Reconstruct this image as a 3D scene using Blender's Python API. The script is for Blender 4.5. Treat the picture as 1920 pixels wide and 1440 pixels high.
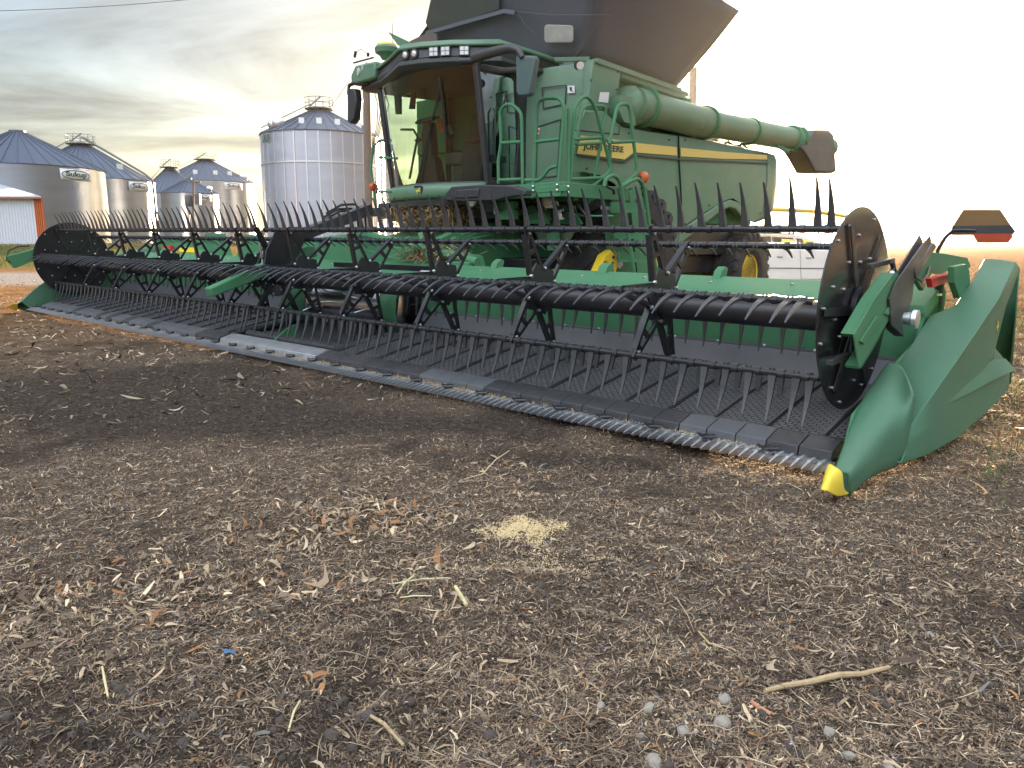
import bpy, bmesh, math, random
import numpy as np
from mathutils import Vector, Matrix
random.seed(7)
rng = np.random.default_rng(11)
scene = bpy.context.scene
for o in list(bpy.data.objects): bpy.data.objects.remove(o, do_unlink=True)

# ------------------------------------------------------------------ camera
CAMH = 1.25
FPX, PIT, ROLL = 1440.0, 0.1820, 0.002
cam_d = bpy.data.cameras.new('camera'); cam = bpy.data.objects.new('camera', cam_d)
scene.collection.objects.link(cam)
cam_d.sensor_width = 36; cam_d.lens = FPX / 1920 * 36
cam_d.clip_start = 0.05; cam_d.clip_end = 9000
cam.matrix_world = Matrix.Translation((0, 0, CAMH)) @ Matrix.Rotation(math.pi/2 - PIT, 4, 'X') @ Matrix.Rotation(ROLL, 4, 'Z')
scene.camera = cam
scene.render.resolution_x = 1024; scene.render.resolution_y = 768

# ------------------------------------------------------------------ sun and sky
SUN_DIR = Vector((0.318, 0.94, 0.0)).normalized()
SUN_EL = math.radians(8.0); SUN_AZ = math.atan2(SUN_DIR.x, SUN_DIR.y)
SUN_DIR = Vector((math.sin(SUN_AZ)*math.cos(SUN_EL), math.cos(SUN_AZ)*math.cos(SUN_EL), math.sin(SUN_EL)))
sl = bpy.data.lights.new('sun', 'SUN'); sl.energy = 5.0; sl.angle = math.radians(0.6); sl.color = (1.0, 0.73, 0.45)
so = bpy.data.objects.new('sun', sl); scene.collection.objects.link(so)
so.rotation_euler = SUN_DIR.to_track_quat('Z', 'Y').to_euler()
so.location = (20, 60, 30)
scene.view_settings.view_transform = 'Standard'; scene.view_settings.look = 'None'
scene.view_settings.gamma = 1; scene.view_settings.exposure = 2.88

world = bpy.data.worlds.new('World'); scene.world = world; world.use_nodes = True
def build_world():
    nt = world.node_tree; N = nt.nodes; L = nt.links; N.clear()
    def n(t, **k):
        q = N.new(t)
        for a, b in k.items(): setattr(q, a, b)
        return q
    def math_(op, a, b=None, clamp=False):
        q = n('ShaderNodeMath', operation=op); q.use_clamp = clamp
        for i, x in enumerate((a, b)):
            if x is None: continue
            if isinstance(x, (int, float)): q.inputs[i].default_value = x
            else: L.new(x, q.inputs[i])
        return q.outputs[0]
    def mix(f, a, b, bt='MIX'):
        q = n('ShaderNodeMix', data_type='RGBA', blend_type=bt)
        for s, x in ((0, f), (6, a), (7, b)):
            if isinstance(x, (int, float)): q.inputs[s].default_value = x
            elif isinstance(x, tuple): q.inputs[s].default_value = (*x, 1)
            else: L.new(x, q.inputs[s])
        return q.outputs[2]
    sky = n('ShaderNodeTexSky', sky_type='NISHITA'); sky.sun_disc = False
    sky.sun_elevation = SUN_EL; sky.sun_rotation = SUN_AZ; sky.air_density = 1.0; sky.dust_density = 2.0; sky.ozone_density = 1.5
    tc = n('ShaderNodeTexCoord'); d = tc.outputs['Generated']
    sep = n('ShaderNodeSeparateXYZ'); L.new(d, sep.inputs[0])
    dot = n('ShaderNodeVectorMath', operation='DOT_PRODUCT'); L.new(d, dot.inputs[0]); dot.inputs[1].default_value = SUN_DIR
    ds = math_('MAXIMUM', dot.outputs['Value'], 0.0)
    near = math_('POWER', ds, 9.0); core = math_('POWER', ds, 70.0); wide = math_('POWER', ds, 3.0)
    # cloud layer: direction projected onto a high plane
    zz = math_('ADD', math_('MAXIMUM', sep.outputs[2], 0.0), 0.09)
    cx = math_('DIVIDE', sep.outputs[0], zz); cy = math_('DIVIDE', sep.outputs[1], zz)
    cmb = n('ShaderNodeCombineXYZ'); L.new(cx, cmb.inputs[0]); L.new(cy, cmb.inputs[1])
    no = n('ShaderNodeTexNoise'); no.inputs['Scale'].default_value = 0.55; no.inputs['Detail'].default_value = 9; no.inputs['Roughness'].default_value = 0.58
    no.inputs['Distortion'].default_value = 0.5
    mp = n('ShaderNodeMapping'); mp.inputs['Scale'].default_value = (1.0, 1.5, 1.0); mp.inputs['Location'].default_value = (3.1, 1.7, 0.0); mp.inputs['Rotation'].default_value = (0, 0, 0.5)
    L.new(cmb.outputs[0], mp.inputs[0]); L.new(mp.outputs[0], no.inputs['Vector'])
    cr = n('ShaderNodeValToRGB'); L.new(no.outputs[0], cr.inputs[0])
    cr.color_ramp.elements[0].position = 0.38; cr.color_ramp.elements[1].position = 0.66
    cov = math_('MULTIPLY', cr.outputs[0], 0.92)
    no2 = n('ShaderNodeTexNoise'); no2.inputs['Scale'].default_value = 1.7; no2.inputs['Detail'].default_value = 8; no2.inputs['Roughness'].default_value = 0.62
    L.new(mp.outputs[0], no2.inputs['Vector'])
    cr2 = n('ShaderNodeValToRGB'); L.new(no2.outputs[0], cr2.inputs[0])
    cr2.color_ramp.elements[0].position = 0.35; cr2.color_ramp.elements[0].color = (0.70, 0.78, 0.92, 1)
    cr2.color_ramp.elements[1].position = 0.68; cr2.color_ramp.elements[1].color = (1.0, 0.98, 0.95, 1)
    low = math_('SUBTRACT', 1.0, math_('MULTIPLY', sep.outputs[2], 4.6), True)      # warmer towards the horizon
    ccol = mix(low, cr2.outputs[0], (1.22, 1.13, 0.93), 'MULTIPLY')
    ccol = mix(1.0, ccol, (CLOUD*1.0, CLOUD*1.0, CLOUD*1.0), 'MULTIPLY')
    up = math_('MULTIPLY', math_('SUBTRACT', math_('ADD', sep.outputs[2], math_('MULTIPLY', dot.outputs['Value'], -0.25)), 0.30), 2.4, True)
    lift = n('ShaderNodeVectorMath', operation='SCALE'); L.new(ccol, lift.inputs[0]); L.new(math_('ADD', 1.0, math_('MULTIPLY', up, OVER)), lift.inputs['Scale']); ccol = lift.outputs[0]
    base = mix(cov, mix(1.0, sky.outputs[0], (SKYK, SKYK, SKYK*1.05), 'MULTIPLY'), ccol)
    def add(c, f, col): 
        q = mix(1.0, mix(0.0, (0.0, 0.0, 0.0), (0.0, 0.0, 0.0)), (0.0, 0.0, 0.0))
        s = n('ShaderNodeVectorMath', operation='SCALE'); s.inputs[0].default_value = col; L.new(f, s.inputs['Scale'])
        a = n('ShaderNodeVectorMath', operation='ADD'); L.new(c, a.inputs[0]); L.new(s.outputs[0], a.inputs[1]); return a.outputs[0]
    base = add(base, wide, (.6, .55, .40)); base = add(base, near, (2.5, 2.2, 1.5)); base = add(base, core, (14., 11.5, 7.))
    bg = n('ShaderNodeBackground'); L.new(base, bg.inputs[0]); bg.inputs[1].default_value = 0.05
    out = n('ShaderNodeOutputWorld'); L.new(bg.outputs[0], out.inputs[0])
CLOUD = .56; SKYK = .66; OVER = 38.0
build_world()

# ------------------------------------------------------------------ frames: a = across the header, b = backwards along the machine, z = up
HEAD, OX, OY, TILT, HL = 0.73436, 1.6917, 3.991, 0.0084, 13.0
U = Vector((-math.cos(HEAD), math.sin(HEAD), 0)); V = Vector((U.y, -U.x, 0)); ORG = Vector((OX, OY, 0)); CAM = Vector((0, 0, CAMH)); Z = Vector((0, 0, 1))
def P(a, b, z): return ORG + U*a + V*b + Z*z
def HP(a, b, z): return ORG + U*a + V*b + Z*(z + TILT*a)
def ray(x, y):
    X = (x-960)/FPX; Y = (720-y)/FPX
    c, s = math.cos(ROLL), math.sin(ROLL); X, Y = c*X - s*Y, s*X + c*Y
    return Vector((X, math.cos(PIT) + Y*math.sin(PIT), -math.sin(PIT) + Y*math.cos(PIT)))
def TA(x, y, a): d = ray(x, y); return CAM + d*(((ORG + U*a - CAM).dot(U))/d.dot(U))
def TB(x, y, b): d = ray(x, y); return CAM + d*(((ORG + V*b - CAM).dot(V))/d.dot(V))
def TY(x, y, Y): d = ray(x, y); return CAM + d*(Y/d.y)
def TG(x, y, z=0): d = ray(x, y); return CAM + d*((z-CAMH)/d.z)

# ------------------------------------------------------------------ materials
MATS = {}
def mat(name, col, rough=0.5, metal=0.0, var=0.15, vs=6.0, bump=0.0, bs=60.0, dust=0.0, coat=0.0, spec=0.5, dustcol=(.30,.24,.17)):
    m = bpy.data.materials.new(name); m.use_nodes = True; nt = m.node_tree; N = nt.nodes; L = nt.links
    p = N['Principled BSDF']; tc = N.new('ShaderNodeTexCoord')
    no = N.new('ShaderNodeTexNoise'); no.inputs['Scale'].default_value = vs; no.inputs['Detail'].default_value = 6; L.new(tc.outputs['Object'], no.inputs['Vector'])
    mx = N.new('ShaderNodeMix'); mx.data_type = 'RGBA'
    mx.inputs[6].default_value = (*[c*(1-var) for c in col], 1); mx.inputs[7].default_value = (*[min(1, c*(1+var)) for c in col], 1)
    L.new(no.outputs[0], mx.inputs[0]); c = mx.outputs[2]
    if dust > 0:
        n2 = N.new('ShaderNodeTexNoise'); n2.inputs['Scale'].default_value = 3.1; n2.inputs['Detail'].default_value = 9; n2.inputs['Roughness'].default_value = .7
        L.new(tc.outputs['Object'], n2.inputs['Vector'])
        mr = N.new('ShaderNodeMapRange'); mr.inputs[1].default_value = .42; mr.inputs[2].default_value = .75; mr.inputs[4].default_value = dust; L.new(n2.outputs[0], mr.inputs[0])
        m2 = N.new('ShaderNodeMix'); m2.data_type = 'RGBA'; L.new(mr.outputs[0], m2.inputs[0]); L.new(c, m2.inputs[6]); m2.inputs[7].default_value = (*dustcol, 1); c = m2.outputs[2]
    L.new(c, p.inputs['Base Color'])
    rr = N.new('ShaderNodeMapRange'); rr.inputs[3].default_value = max(0, rough-.08); rr.inputs[4].default_value = min(1, rough+.12); L.new(no.outputs[0], rr.inputs[0]); L.new(rr.outputs[0], p.inputs['Roughness'])
    p.inputs['Metallic'].default_value = metal; p.inputs['Coat Weight'].default_value = coat; p.inputs['Coat Roughness'].default_value = .15; p.inputs['Specular IOR Level'].default_value = spec
    if bump > 0:
        n3 = N.new('ShaderNodeTexNoise'); n3.inputs['Scale'].default_value = bs; n3.inputs['Detail'].default_value = 4; L.new(tc.outputs['Object'], n3.inputs['Vector'])
        b = N.new('ShaderNodeBump'); b.inputs['Strength'].default_value = bump; b.inputs['Distance'].default_value = .01; L.new(n3.outputs[0], b.inputs['Height']); L.new(b.outputs[0], p.inputs['Normal'])
    MATS[name] = m; return m
GREEN = mat('green_paint', (.080, .180, .105), .45, var=.12, dust=.24, coat=.1, dustcol=(.24,.27,.21))  # dust raised and paled, putting the veil of glare into the colour
GREENF = mat('green_frame_paint', (.050, .185, .088), .62, var=.12, dust=.10, coat=.0, spec=.35)
MOLD = mat('moulded_green_plastic', (.060, .160, .095), .5, var=.07, vs=2, dust=.08, coat=.0, spec=.4, bump=.04, bs=220)
YEL = mat('yellow_paint', (.78, .55, .03), .4, var=.08, dust=.15)
INTM = mat('cab_interior_plastic', (.035, .042, .043), .6, var=.15)
DISC = mat('glossy_black_disc', (.018, .018, .020), .20, var=.2, dust=.04)
TINE = mat('tine_plastic', (.040, .042, .048), .30, var=.25, vs=9, dust=.10)
YELP = mat('yellow_plastic', (.82, .62, .05), .38, var=.05, dust=.1)
BLK = mat('black_paint', (.012, .013, .017), .34, var=.2, dust=.05)
BLKP = mat('black_plastic', (.027, .029, .034), .40, var=.2, dust=.08, bump=.05, bs=150)
GRYP = mat('grey_plastic', (.075, .08, .09), .45, var=.12, dust=.1)
TANK = mat('dark_tarp', (.082, .090, .112), .7, var=.15, vs=3, bump=.25, bs=3, dust=.0)
RAILM = mat('rail_metal', (.16, .17, .18), .5, .6, var=.2)
STEEL = mat('bare_steel', (.62, .64, .66), .28, 1.0, var=.15, vs=30)
GALV = mat('zinc_steel', (.72, .74, .77), .36, 1.0, var=.2, vs=15)
WHT = mat('white_paint', (.62, .63, .64), .4, var=.06, dust=.1)
RUB = mat('tyre_rubber', (.018, .017, .017), .75, var=.25, dust=.35, dustcol=(.13,.105,.08), bump=.15)
RED = mat('red_paint', (.55, .03, .03), .45, var=.1)
ORN = mat('orange_lens', (.50, .10, .03), .3, var=.1)
LAMP = mat('lamp_lens', (.6, .6, .58), .12, .3, var=.2, vs=60)
HOSE = mat('hose_rubber', (.012, .012, .013), .5, var=.1)
STRAW = mat('dry_straw', (.36, .25, .13), .8, var=.45, vs=25)
WOOD = mat('weathered_pole_wood', (.16, .125, .10), .85, var=.3, vs=5, bump=.3, bs=25)
SEATM = mat('seat_fabric', (.085, .088, .09), .8, var=.2)
BELT = None

def glass(name, tint=(.55, .75, .62), rough=.02, base=.12):
    m = bpy.data.materials.new(name); m.use_nodes = True; nt = m.node_tree; N = nt.nodes; L = nt.links; N.clear()
    o = N.new('ShaderNodeOutputMaterial'); t = N.new('ShaderNodeBsdfTransparent'); t.inputs[0].default_value = (*tint, 1)
    g = N.new('ShaderNodeBsdfGlossy'); g.inputs['Roughness'].default_value = rough; g.inputs[0].default_value = (.95, .97, 1, 1)
    no = N.new('ShaderNodeTexNoise'); no.inputs['Scale'].default_value = 4; no.inputs['Detail'].default_value = 5
    lw = N.new('ShaderNodeFresnel'); lw.inputs[0].default_value = 1.33
    ad = N.new('ShaderNodeMath'); ad.operation = 'MULTIPLY_ADD'; L.new(no.outputs[0], ad.inputs[0]); ad.inputs[1].default_value = base; L.new(lw.outputs[0], ad.inputs[2])
    mx = N.new('ShaderNodeMixShader'); L.new(ad.outputs[0], mx.inputs[0]); L.new(t.outputs[0], mx.inputs[1]); L.new(g.outputs[0], mx.inputs[2]); L.new(mx.outputs[0], o.inputs[0])
    return m
GLASS = glass('tinted_cab_glass', (.58, .70, .61), .02, .06)
DOORGL = glass('door_glass_tint', (.40, .50, .47), .03, .42)

# ------------------------------------------------------------------ mesh helpers
class MB:
    def __init__(s): s.v = []; s.f = []; s.m = []; s.uv = None; s.mi = 0
    def add(s, vs, fs):
        k = len(s.v); s.v += [tuple(p) for p in vs]; s.f += [tuple(k+i for i in f) for f in fs]; s.m += [s.mi]*len(fs); return s
    def hexa(s, c):   # 8 corners: bottom 4 ring, top 4 ring
        return s.add(c, [(0,1,2,3), (7,6,5,4), (0,4,5,1), (1,5,6,2), (2,6,7,3), (3,7,4,0)])
    def box(s, F, a0, a1, b0, b1, z0, z1):
        return s.hexa([F(a0,b0,z0), F(a1,b0,z0), F(a1,b1,z0), F(a0,b1,z0), F(a0,b0,z1), F(a1,b0,z1), F(a1,b1,z1), F(a0,b1,z1)])
    def prism(s, pts, off):
        n = len(pts); off = Vector(off); q = [Vector(p) for p in pts]
        return s.add(q + [p+off for p in q], [tuple(range(n)), tuple(range(2*n-1, n-1, -1))] + [(i, (i+1) % n, (i+1) % n+n, i+n) for i in range(n)])
    def bar(s, p, q, w, h, up=Z):
        p = Vector(p); q = Vector(q); d = (q-p).normalized(); x = d.cross(Vector(up))
        if x.length < 1e-4: x = d.cross(Vector((1, 0, 0)))
        x.normalize(); y = x.cross(d).normalized(); x *= w/2; y *= h/2
        return s.hexa([p-x-y, p+x-y, p+x+y, p-x+y, q-x-y, q+x-y, q+x+y, q-x+y])
    def tube(s, path, r, n=8, cap=True):
        path = [Vector(p) for p in path]; m = len(path); rs = r if isinstance(r, (list, tuple)) else [r]*m
        vs = []; prev = None
        for i, p in enumerate(path):
            d = (path[min(i+1, m-1)] - path[max(i-1, 0)]).normalized()
            if prev is None: x = d.cross(Z) if abs(d.z) < .95 else d.cross(Vector((1, 0, 0)))
            else: x = prev - d*prev.dot(d)
            x.normalize(); prev = x; y = d.cross(x)
            vs += [p + (x*math.cos(t) + y*math.sin(t))*rs[i] for t in [2*math.pi*k/n for k in range(n)]]
        fs = [(i*n+k, i*n+(k+1) % n, (i+1)*n+(k+1) % n, (i+1)*n+k) for i in range(m-1) for k in range(n)]
        if cap: fs += [tuple(range(n-1, -1, -1)), tuple((m-1)*n+k for k in range(n))]
        return s.add(vs, fs)
    def lathe(s, c, axis, prof, n=32, ref=None):
        c = Vector(c); ax = Vector(axis).normalized(); x = ax.cross(Z) if abs(ax.z) < .9 else ax.cross(Vector((1, 0, 0))); x.normalize(); y = ax.cross(x)
        vs = [c + ax*t + (x*math.cos(k*2*math.pi/n) + y*math.sin(k*2*math.pi/n))*r for t, r in prof for k in range(n)]; m = len(prof)
        fs = [(i*n+k, i*n+(k+1) % n, (i+1)*n+(k+1) % n, (i+1)*n+k) for i in range(m-1) for k in range(n)]
        if prof[0][1] > 1e-5: fs.append(tuple(range(n-1, -1, -1)))
        if prof[-1][1] > 1e-5: fs.append(tuple((m-1)*n+k for k in range(n)))
        return s.add(vs, fs)
    def sphere(s, c, r, n=12, sc=(1, 1, 1)):
        c = Vector(c); m = max(4, n//2); vs = []; fs = []
        for i in range(m+1):
            t = math.pi*i/m
            for k in range(n): vs.append(c + Vector((math.sin(t)*math.cos(2*math.pi*k/n)*r*sc[0], math.sin(t)*math.sin(2*math.pi*k/n)*r*sc[1], math.cos(t)*r*sc[2])))
        for i in range(m):
            for k in range(n): fs.append((i*n+k, i*n+(k+1) % n, (i+1)*n+(k+1) % n, (i+1)*n+k))
        return s.add(vs, fs)
    def grid(s, rows):
        n = len(rows[0]); vs = [p for r in rows for p in r]
        return s.add(vs, [(i*n+k, i*n+k+1, (i+1)*n+k+1, (i+1)*n+k) for i in range(len(rows)-1) for k in range(n-1)])
    def build(s, name, mats, parent=None, smooth=35, bevel=0, recalc=True, solid=0, subsurf=0, merge=True):
        base = Vector((0, 0, 0))
        if parent is not None: base = Vector(parent['_w']) if '_w' in parent else Vector(parent.location)
        me = bpy.data.meshes.new(name); me.from_pydata([tuple(Vector(p)-base) for p in s.v], [], s.f)
        if not isinstance(mats, (list, tuple)): mats = [mats]
        for m in mats: me.materials.append(m)
        me.polygons.foreach_set('material_index', s.m)
        if recalc:
            bm = bmesh.new(); bm.from_mesh(me)
            if merge: bmesh.ops.remove_doubles(bm, verts=bm.verts, dist=1e-5)
            bmesh.ops.recalc_face_normals(bm, faces=bm.faces); bm.to_mesh(me); bm.free()
        if smooth:
            me.polygons.foreach_set('use_smooth', [True]*len(me.polygons)); me.set_sharp_from_angle(angle=math.radians(smooth))
        o = bpy.data.objects.new(name, me); scene.collection.objects.link(o)
        if parent is not None: o.parent = parent; o['_w'] = tuple(base)
        if solid:
            md = o.modifiers.new('solid', 'SOLIDIFY'); md.thickness = solid; md.offset = 0
        if bevel:
            md = o.modifiers.new('bevel', 'BEVEL'); md.width = bevel; md.segments = 2; md.limit_method = 'ANGLE'; md.angle_limit = math.radians(40)
        if subsurf:
            md = o.modifiers.new('sub', 'SUBSURF'); md.levels = subsurf; md.render_levels = subsurf
        return o
def thing(name, label, cat, loc=(0, 0, 0), group=None):
    o = bpy.data.objects.new(name, None); scene.collection.objects.link(o); o.location = loc; o.empty_display_size = .2
    o['_w'] = tuple(loc); tag(o, label, cat, group); return o
def tag(o, label=None, cat=None, group=None, kind=None):
    if label: o['label'] = label
    if cat: o['category'] = cat
    if group: o['group'] = group
    if kind: o['kind'] = kind
    return o
def text(name, s, center, right, up, size, m, parent, width=None, depth=.004, bold=.0):
    cu = bpy.data.curves.new(name, 'FONT'); cu.body = s; cu.size = size; cu.align_x = 'CENTER'; cu.align_y = 'CENTER'; cu.extrude = depth; cu.offset = bold
    t = bpy.data.objects.new(name, cu); scene.collection.objects.link(t); bpy.context.view_layer.update()
    me = bpy.data.meshes.new_from_object(t.evaluated_get(bpy.context.evaluated_depsgraph_get())); bpy.data.objects.remove(t)
    xs = [v.co.x for v in me.vertices]; k = (width/(max(xs)-min(xs))) if width else 1
    right = Vector(right).normalized(); up = Vector(up).normalized(); nrm = right.cross(up); base = Vector(parent['_w']); c = Vector(center)
    for v in me.vertices: v.co = c - base + right*v.co.x*k + up*v.co.y + nrm*v.co.z
    me.materials.clear(); me.materials.append(m)
    o = bpy.data.objects.new(name, me); scene.collection.objects.link(o); o.parent = parent; o['_w'] = tuple(base); return o

# ------------------------------------------------------------------ ground
def sstep(e0, e1, x): t = np.clip((x-e0)/(e1-e0), 0, 1); return t*t*(3-2*t)
def vnoise(x, y, s, seed=0):
    x = x*s + seed*17.31; y = y*s + seed*9.77; xi = np.floor(x).astype(np.int64); yi = np.floor(y).astype(np.int64); fx = x-xi; fy = y-yi
    def h(i, j):
        k = (i*374761393 + j*668265263 + seed*1442695) & 0x7fffffff; k = (k ^ (k >> 13))*1274126177 & 0x7fffffff; return ((k ^ (k >> 16)) & 0xffff)/65535.0
    fx = fx*fx*(3-2*fx); fy = fy*fy*(3-2*fy)
    return (h(xi, yi)*(1-fx)+h(xi+1, yi)*fx)*(1-fy) + (h(xi, yi+1)*(1-fx)+h(xi+1, yi+1)*fx)*fy
def fbm(x, y, s, o=4, seed=0):
    r = 0; a = .5; t = 0
    for i in range(o): r = r + a*vnoise(x, y, s*2**i, seed+i); t += a; a *= .5
    return r/t
def macro(x, y):
    r = np.hypot(x, y)
    left = sstep(28, 62, y)*sstep(-4, -18, x+y*.12)
    return 1.12*left
def gh(x, y):
    x = np.asarray(x, float); y = np.asarray(y, float); r = np.hypot(x, y)
    near = np.exp(-(r/9)**2)
    h = (fbm(x, y, 2.2, 3, 3)-.5)*.06*np.clip(near+.25, 0, 1) + (fbm(x, y, 9, 3, 8)-.5)*.065*near + (fbm(x, y, 34, 2, 5)-.5)*.022*np.exp(-(r/5)**2)
    rut = np.sin((x*.92 + y*.5)*5.2 + fbm(x, y, 1.1, 2, 2)*3)*.012*np.exp(-((x+1.2)**2+(y-2.0)**2)/1.6)
    field = np.sin(y*1.9 + x*.25 + fbm(x, y, .3, 2, 4)*3)*.045*sstep(2.6, 5, x)*sstep(4.5, 8, r)
    lumps = np.maximum(fbm(x, y, 1.6, 4, 21)-.52, 0)*.35*sstep(2.2, 3.4, x)*sstep(3.5, 6, r)*np.exp(-(r/30)**2)
    ha = (x-OX)*U.x+(y-OY)*U.y; hb = (x-OX)*V.x+(y-OY)*V.y
    rise = .0084*np.clip(ha-1.5, 0, 12.5)*sstep(-2.2, -.3, hb)*(1-sstep(2.0, 4.2, hb))*(1-sstep(14, 18, ha))+.03*sstep(1, 3, ha)*(1-sstep(13.2, 14.5, ha))*sstep(-.8, .1, hb)*(1-sstep(1.2, 2.2, hb))
    return h + rut + field + lumps + macro(x, y) + rise - .012
def residue(x, y):     # how much dry residue covers the soil, 0..1
    n = fbm(x, y, .9, 4, 31); n2 = fbm(x, y, 3.5, 3, 40)
    d = sstep(.30, .58, n*.6+n2*.4+.05)
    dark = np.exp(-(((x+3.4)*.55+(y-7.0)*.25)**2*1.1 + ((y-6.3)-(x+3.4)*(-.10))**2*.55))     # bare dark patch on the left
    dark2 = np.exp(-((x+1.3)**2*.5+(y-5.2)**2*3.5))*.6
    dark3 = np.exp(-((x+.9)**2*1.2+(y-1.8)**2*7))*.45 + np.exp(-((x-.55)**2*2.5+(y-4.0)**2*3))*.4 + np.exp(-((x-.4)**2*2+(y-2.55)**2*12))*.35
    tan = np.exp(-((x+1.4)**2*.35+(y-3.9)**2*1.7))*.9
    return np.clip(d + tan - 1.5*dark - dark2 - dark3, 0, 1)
def build_ground():
    nr = 520; r = np.concatenate([[0.02], np.geomspace(.35, 6000, nr)])
    th = np.concatenate([np.linspace(-52, 52, 760), np.linspace(52.8, 307.2, 180)]); th = np.radians(th); nt_ = len(th)
    R, T = np.meshgrid(r, th, indexing='ij'); X = R*np.sin(T); Y = R*np.cos(T)
    Zc = gh(X, Y); co = np.stack([X, Y, Zc], -1).reshape(-1, 3)
    i, j = np.meshgrid(np.arange(len(r)-1), np.arange(nt_), indexing='ij'); j2 = (j+1) % nt_
    f = np.stack([i*nt_+j, (i+1)*nt_+j, (i+1)*nt_+j2, i*nt_+j2], -1).reshape(-1, 4)
    me = bpy.data.meshes.new('ground'); me.vertices.add(len(co)); me.vertices.foreach_set('co', co.ravel().astype(np.float32))
    me.loops.add(f.size); me.loops.foreach_set('vertex_index', f.ravel().astype(np.int32)); me.polygons.add(len(f))
    me.polygons.foreach_set('loop_start', (np.arange(len(f))*4).astype(np.int32)); me.update(calc_edges=True); me.polygons.foreach_set('use_smooth', [True]*len(f))
    x = X.ravel(); y = Y.ravel()
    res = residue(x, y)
    grass = sstep(34, 38, y-x*.05)*sstep(58, 52, y+ (x+40)*.02)*sstep(-12, -20, x)                         # verge before the shed and bins
    grass = np.maximum(grass, sstep(58, 62, y)*sstep(110, 90, y)*sstep(0, -12, x)*.9)
    gr2 = np.exp(-(((x-8.6)/1.2)**2+((y-11.5)/3.4)**2))*sstep(.45, .6, fbm(x, y, 1.2, 3, 9))+np.exp(-(((x-4.6)/.5)**2+((y-6.3)/1.5)**2))*sstep(.5, .62, fbm(x, y, 2.2, 3, 13))*.8
    road = sstep(21, 23, y+x*.05)*sstep(34, 31, y-x*.05)*sstep(2, -8, x)
    a = me.attributes.new('mask', 'FLOAT_COLOR', 'POINT')
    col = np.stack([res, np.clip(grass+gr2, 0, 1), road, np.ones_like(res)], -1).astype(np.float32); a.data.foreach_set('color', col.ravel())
    m = bpy.data.materials.new('soil'); m.use_nodes = True; nt = m.node_tree; N = nt.nodes; L = nt.links; p = N['Principled BSDF']; p.inputs['Roughness'].default_value = 1.0; p.inputs['Specular IOR Level'].default_value = .0
    at = N.new('ShaderNodeAttribute'); at.attribute_name = 'mask'; sp = N.new('ShaderNodeSeparateColor'); L.new(at.outputs[0], sp.inputs[0])
    tc = N.new('ShaderNodeTexCoord')
    def noise(s, d=6, r_=.6, st=None):
        q = N.new('ShaderNodeTexNoise'); q.inputs['Scale'].default_value = s; q.inputs['Detail'].default_value = d; q.inputs['Roughness'].default_value = r_
        if st: mp = N.new('ShaderNodeMapping'); mp.inputs['Scale'].default_value = st; L.new(tc.outputs['Object'], mp.inputs[0]); L.new(mp.outputs[0], q.inputs['Vector'])
        else: L.new(tc.outputs['Object'], q.inputs['Vector'])
        return q.outputs[0]
    def ramp(f, *st):
        q = N.new('ShaderNodeValToRGB'); L.new(f, q.inputs[0]); e = q.color_ramp.elements
        while len(e) < len(st): e.new(.5)
        for k, (pos, c) in enumerate(st): e[k].position = pos; e[k].color = (*c, 1)
        return q.outputs[0]
    def mixc(f, a_, b_):
        q = N.new('ShaderNodeMix'); q.data_type = 'RGBA'; L.new(f, q.inputs[0]); L.new(a_, q.inputs[6]); L.new(b_, q.inputs[7]); return q.outputs[2]
    soil = ramp(noise(28, 9, .7), (.3, (.040, .032, .027)), (.55, (.095, .075, .060)), (.75, (.18, .142, .110)))
    resi = ramp(noise(110, 5, .75), (.30, (.05, .038, .030)), (.5, (.16, .122, .090)), (.68, (.36, .28, .20)))
    fld = ramp(noise(1.2, 10, .75, (.5, 2.6, 1)), (.3, (.07, .038, .019)), (.52, (.20, .115, .058)), (.72, (.36, .235, .125)))
    grs = ramp(noise(9, 8, .7), (.3, (.035, .05, .015)), (.55, (.10, .115, .035)), (.8, (.24, .21, .09)))
    rd = ramp(noise(14, 8, .7), (.3, (.16, .15, .14)), (.7, (.30, .285, .27)))
    c = mixc(sp.outputs[0], soil, resi)
    geo = N.new('ShaderNodeNewGeometry'); ln = N.new('ShaderNodeVectorMath'); ln.operation = 'LENGTH'; L.new(geo.outputs['Position'], ln.inputs[0])
    far = N.new('ShaderNodeMapRange'); L.new(ln.outputs['Value'], far.inputs[0]); far.inputs[1].default_value = 8.5; far.inputs[2].default_value = 15
    c = mixc(far.outputs[0], c, fld); c = mixc(sp.outputs[2], c, rd)
    gm = N.new('ShaderNodeMath'); gm.operation = 'MULTIPLY'; L.new(sp.outputs[1], gm.inputs[0]); gm.inputs[1].default_value = .85
    c = mixc(gm.outputs[0], c, grs); L.new(c, p.inputs['Base Color'])
    b = N.new('ShaderNodeBump'); b.inputs['Strength'].default_value = 1.0; b.inputs['Distance'].default_value = .02; L.new(noise(45, 8, .75), b.inputs['Height'])
    b2 = N.new('ShaderNodeBump'); b2.inputs['Strength'].default_value = .9; b2.inputs['Distance'].default_value = .12; L.new(noise(3, 8, .7), b2.inputs['Height']); L.new(b2.outputs[0], b.inputs['Normal'])
    L.new(b.outputs[0], p.inputs['Normal'])
    me.materials.append(m); o = bpy.data.objects.new('ground', me); scene.collection.objects.link(o); tag(o, kind='structure')
    tag(o, 'dark soil yard and harvested field covered with dry crop residue', 'ground')
build_ground()

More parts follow.
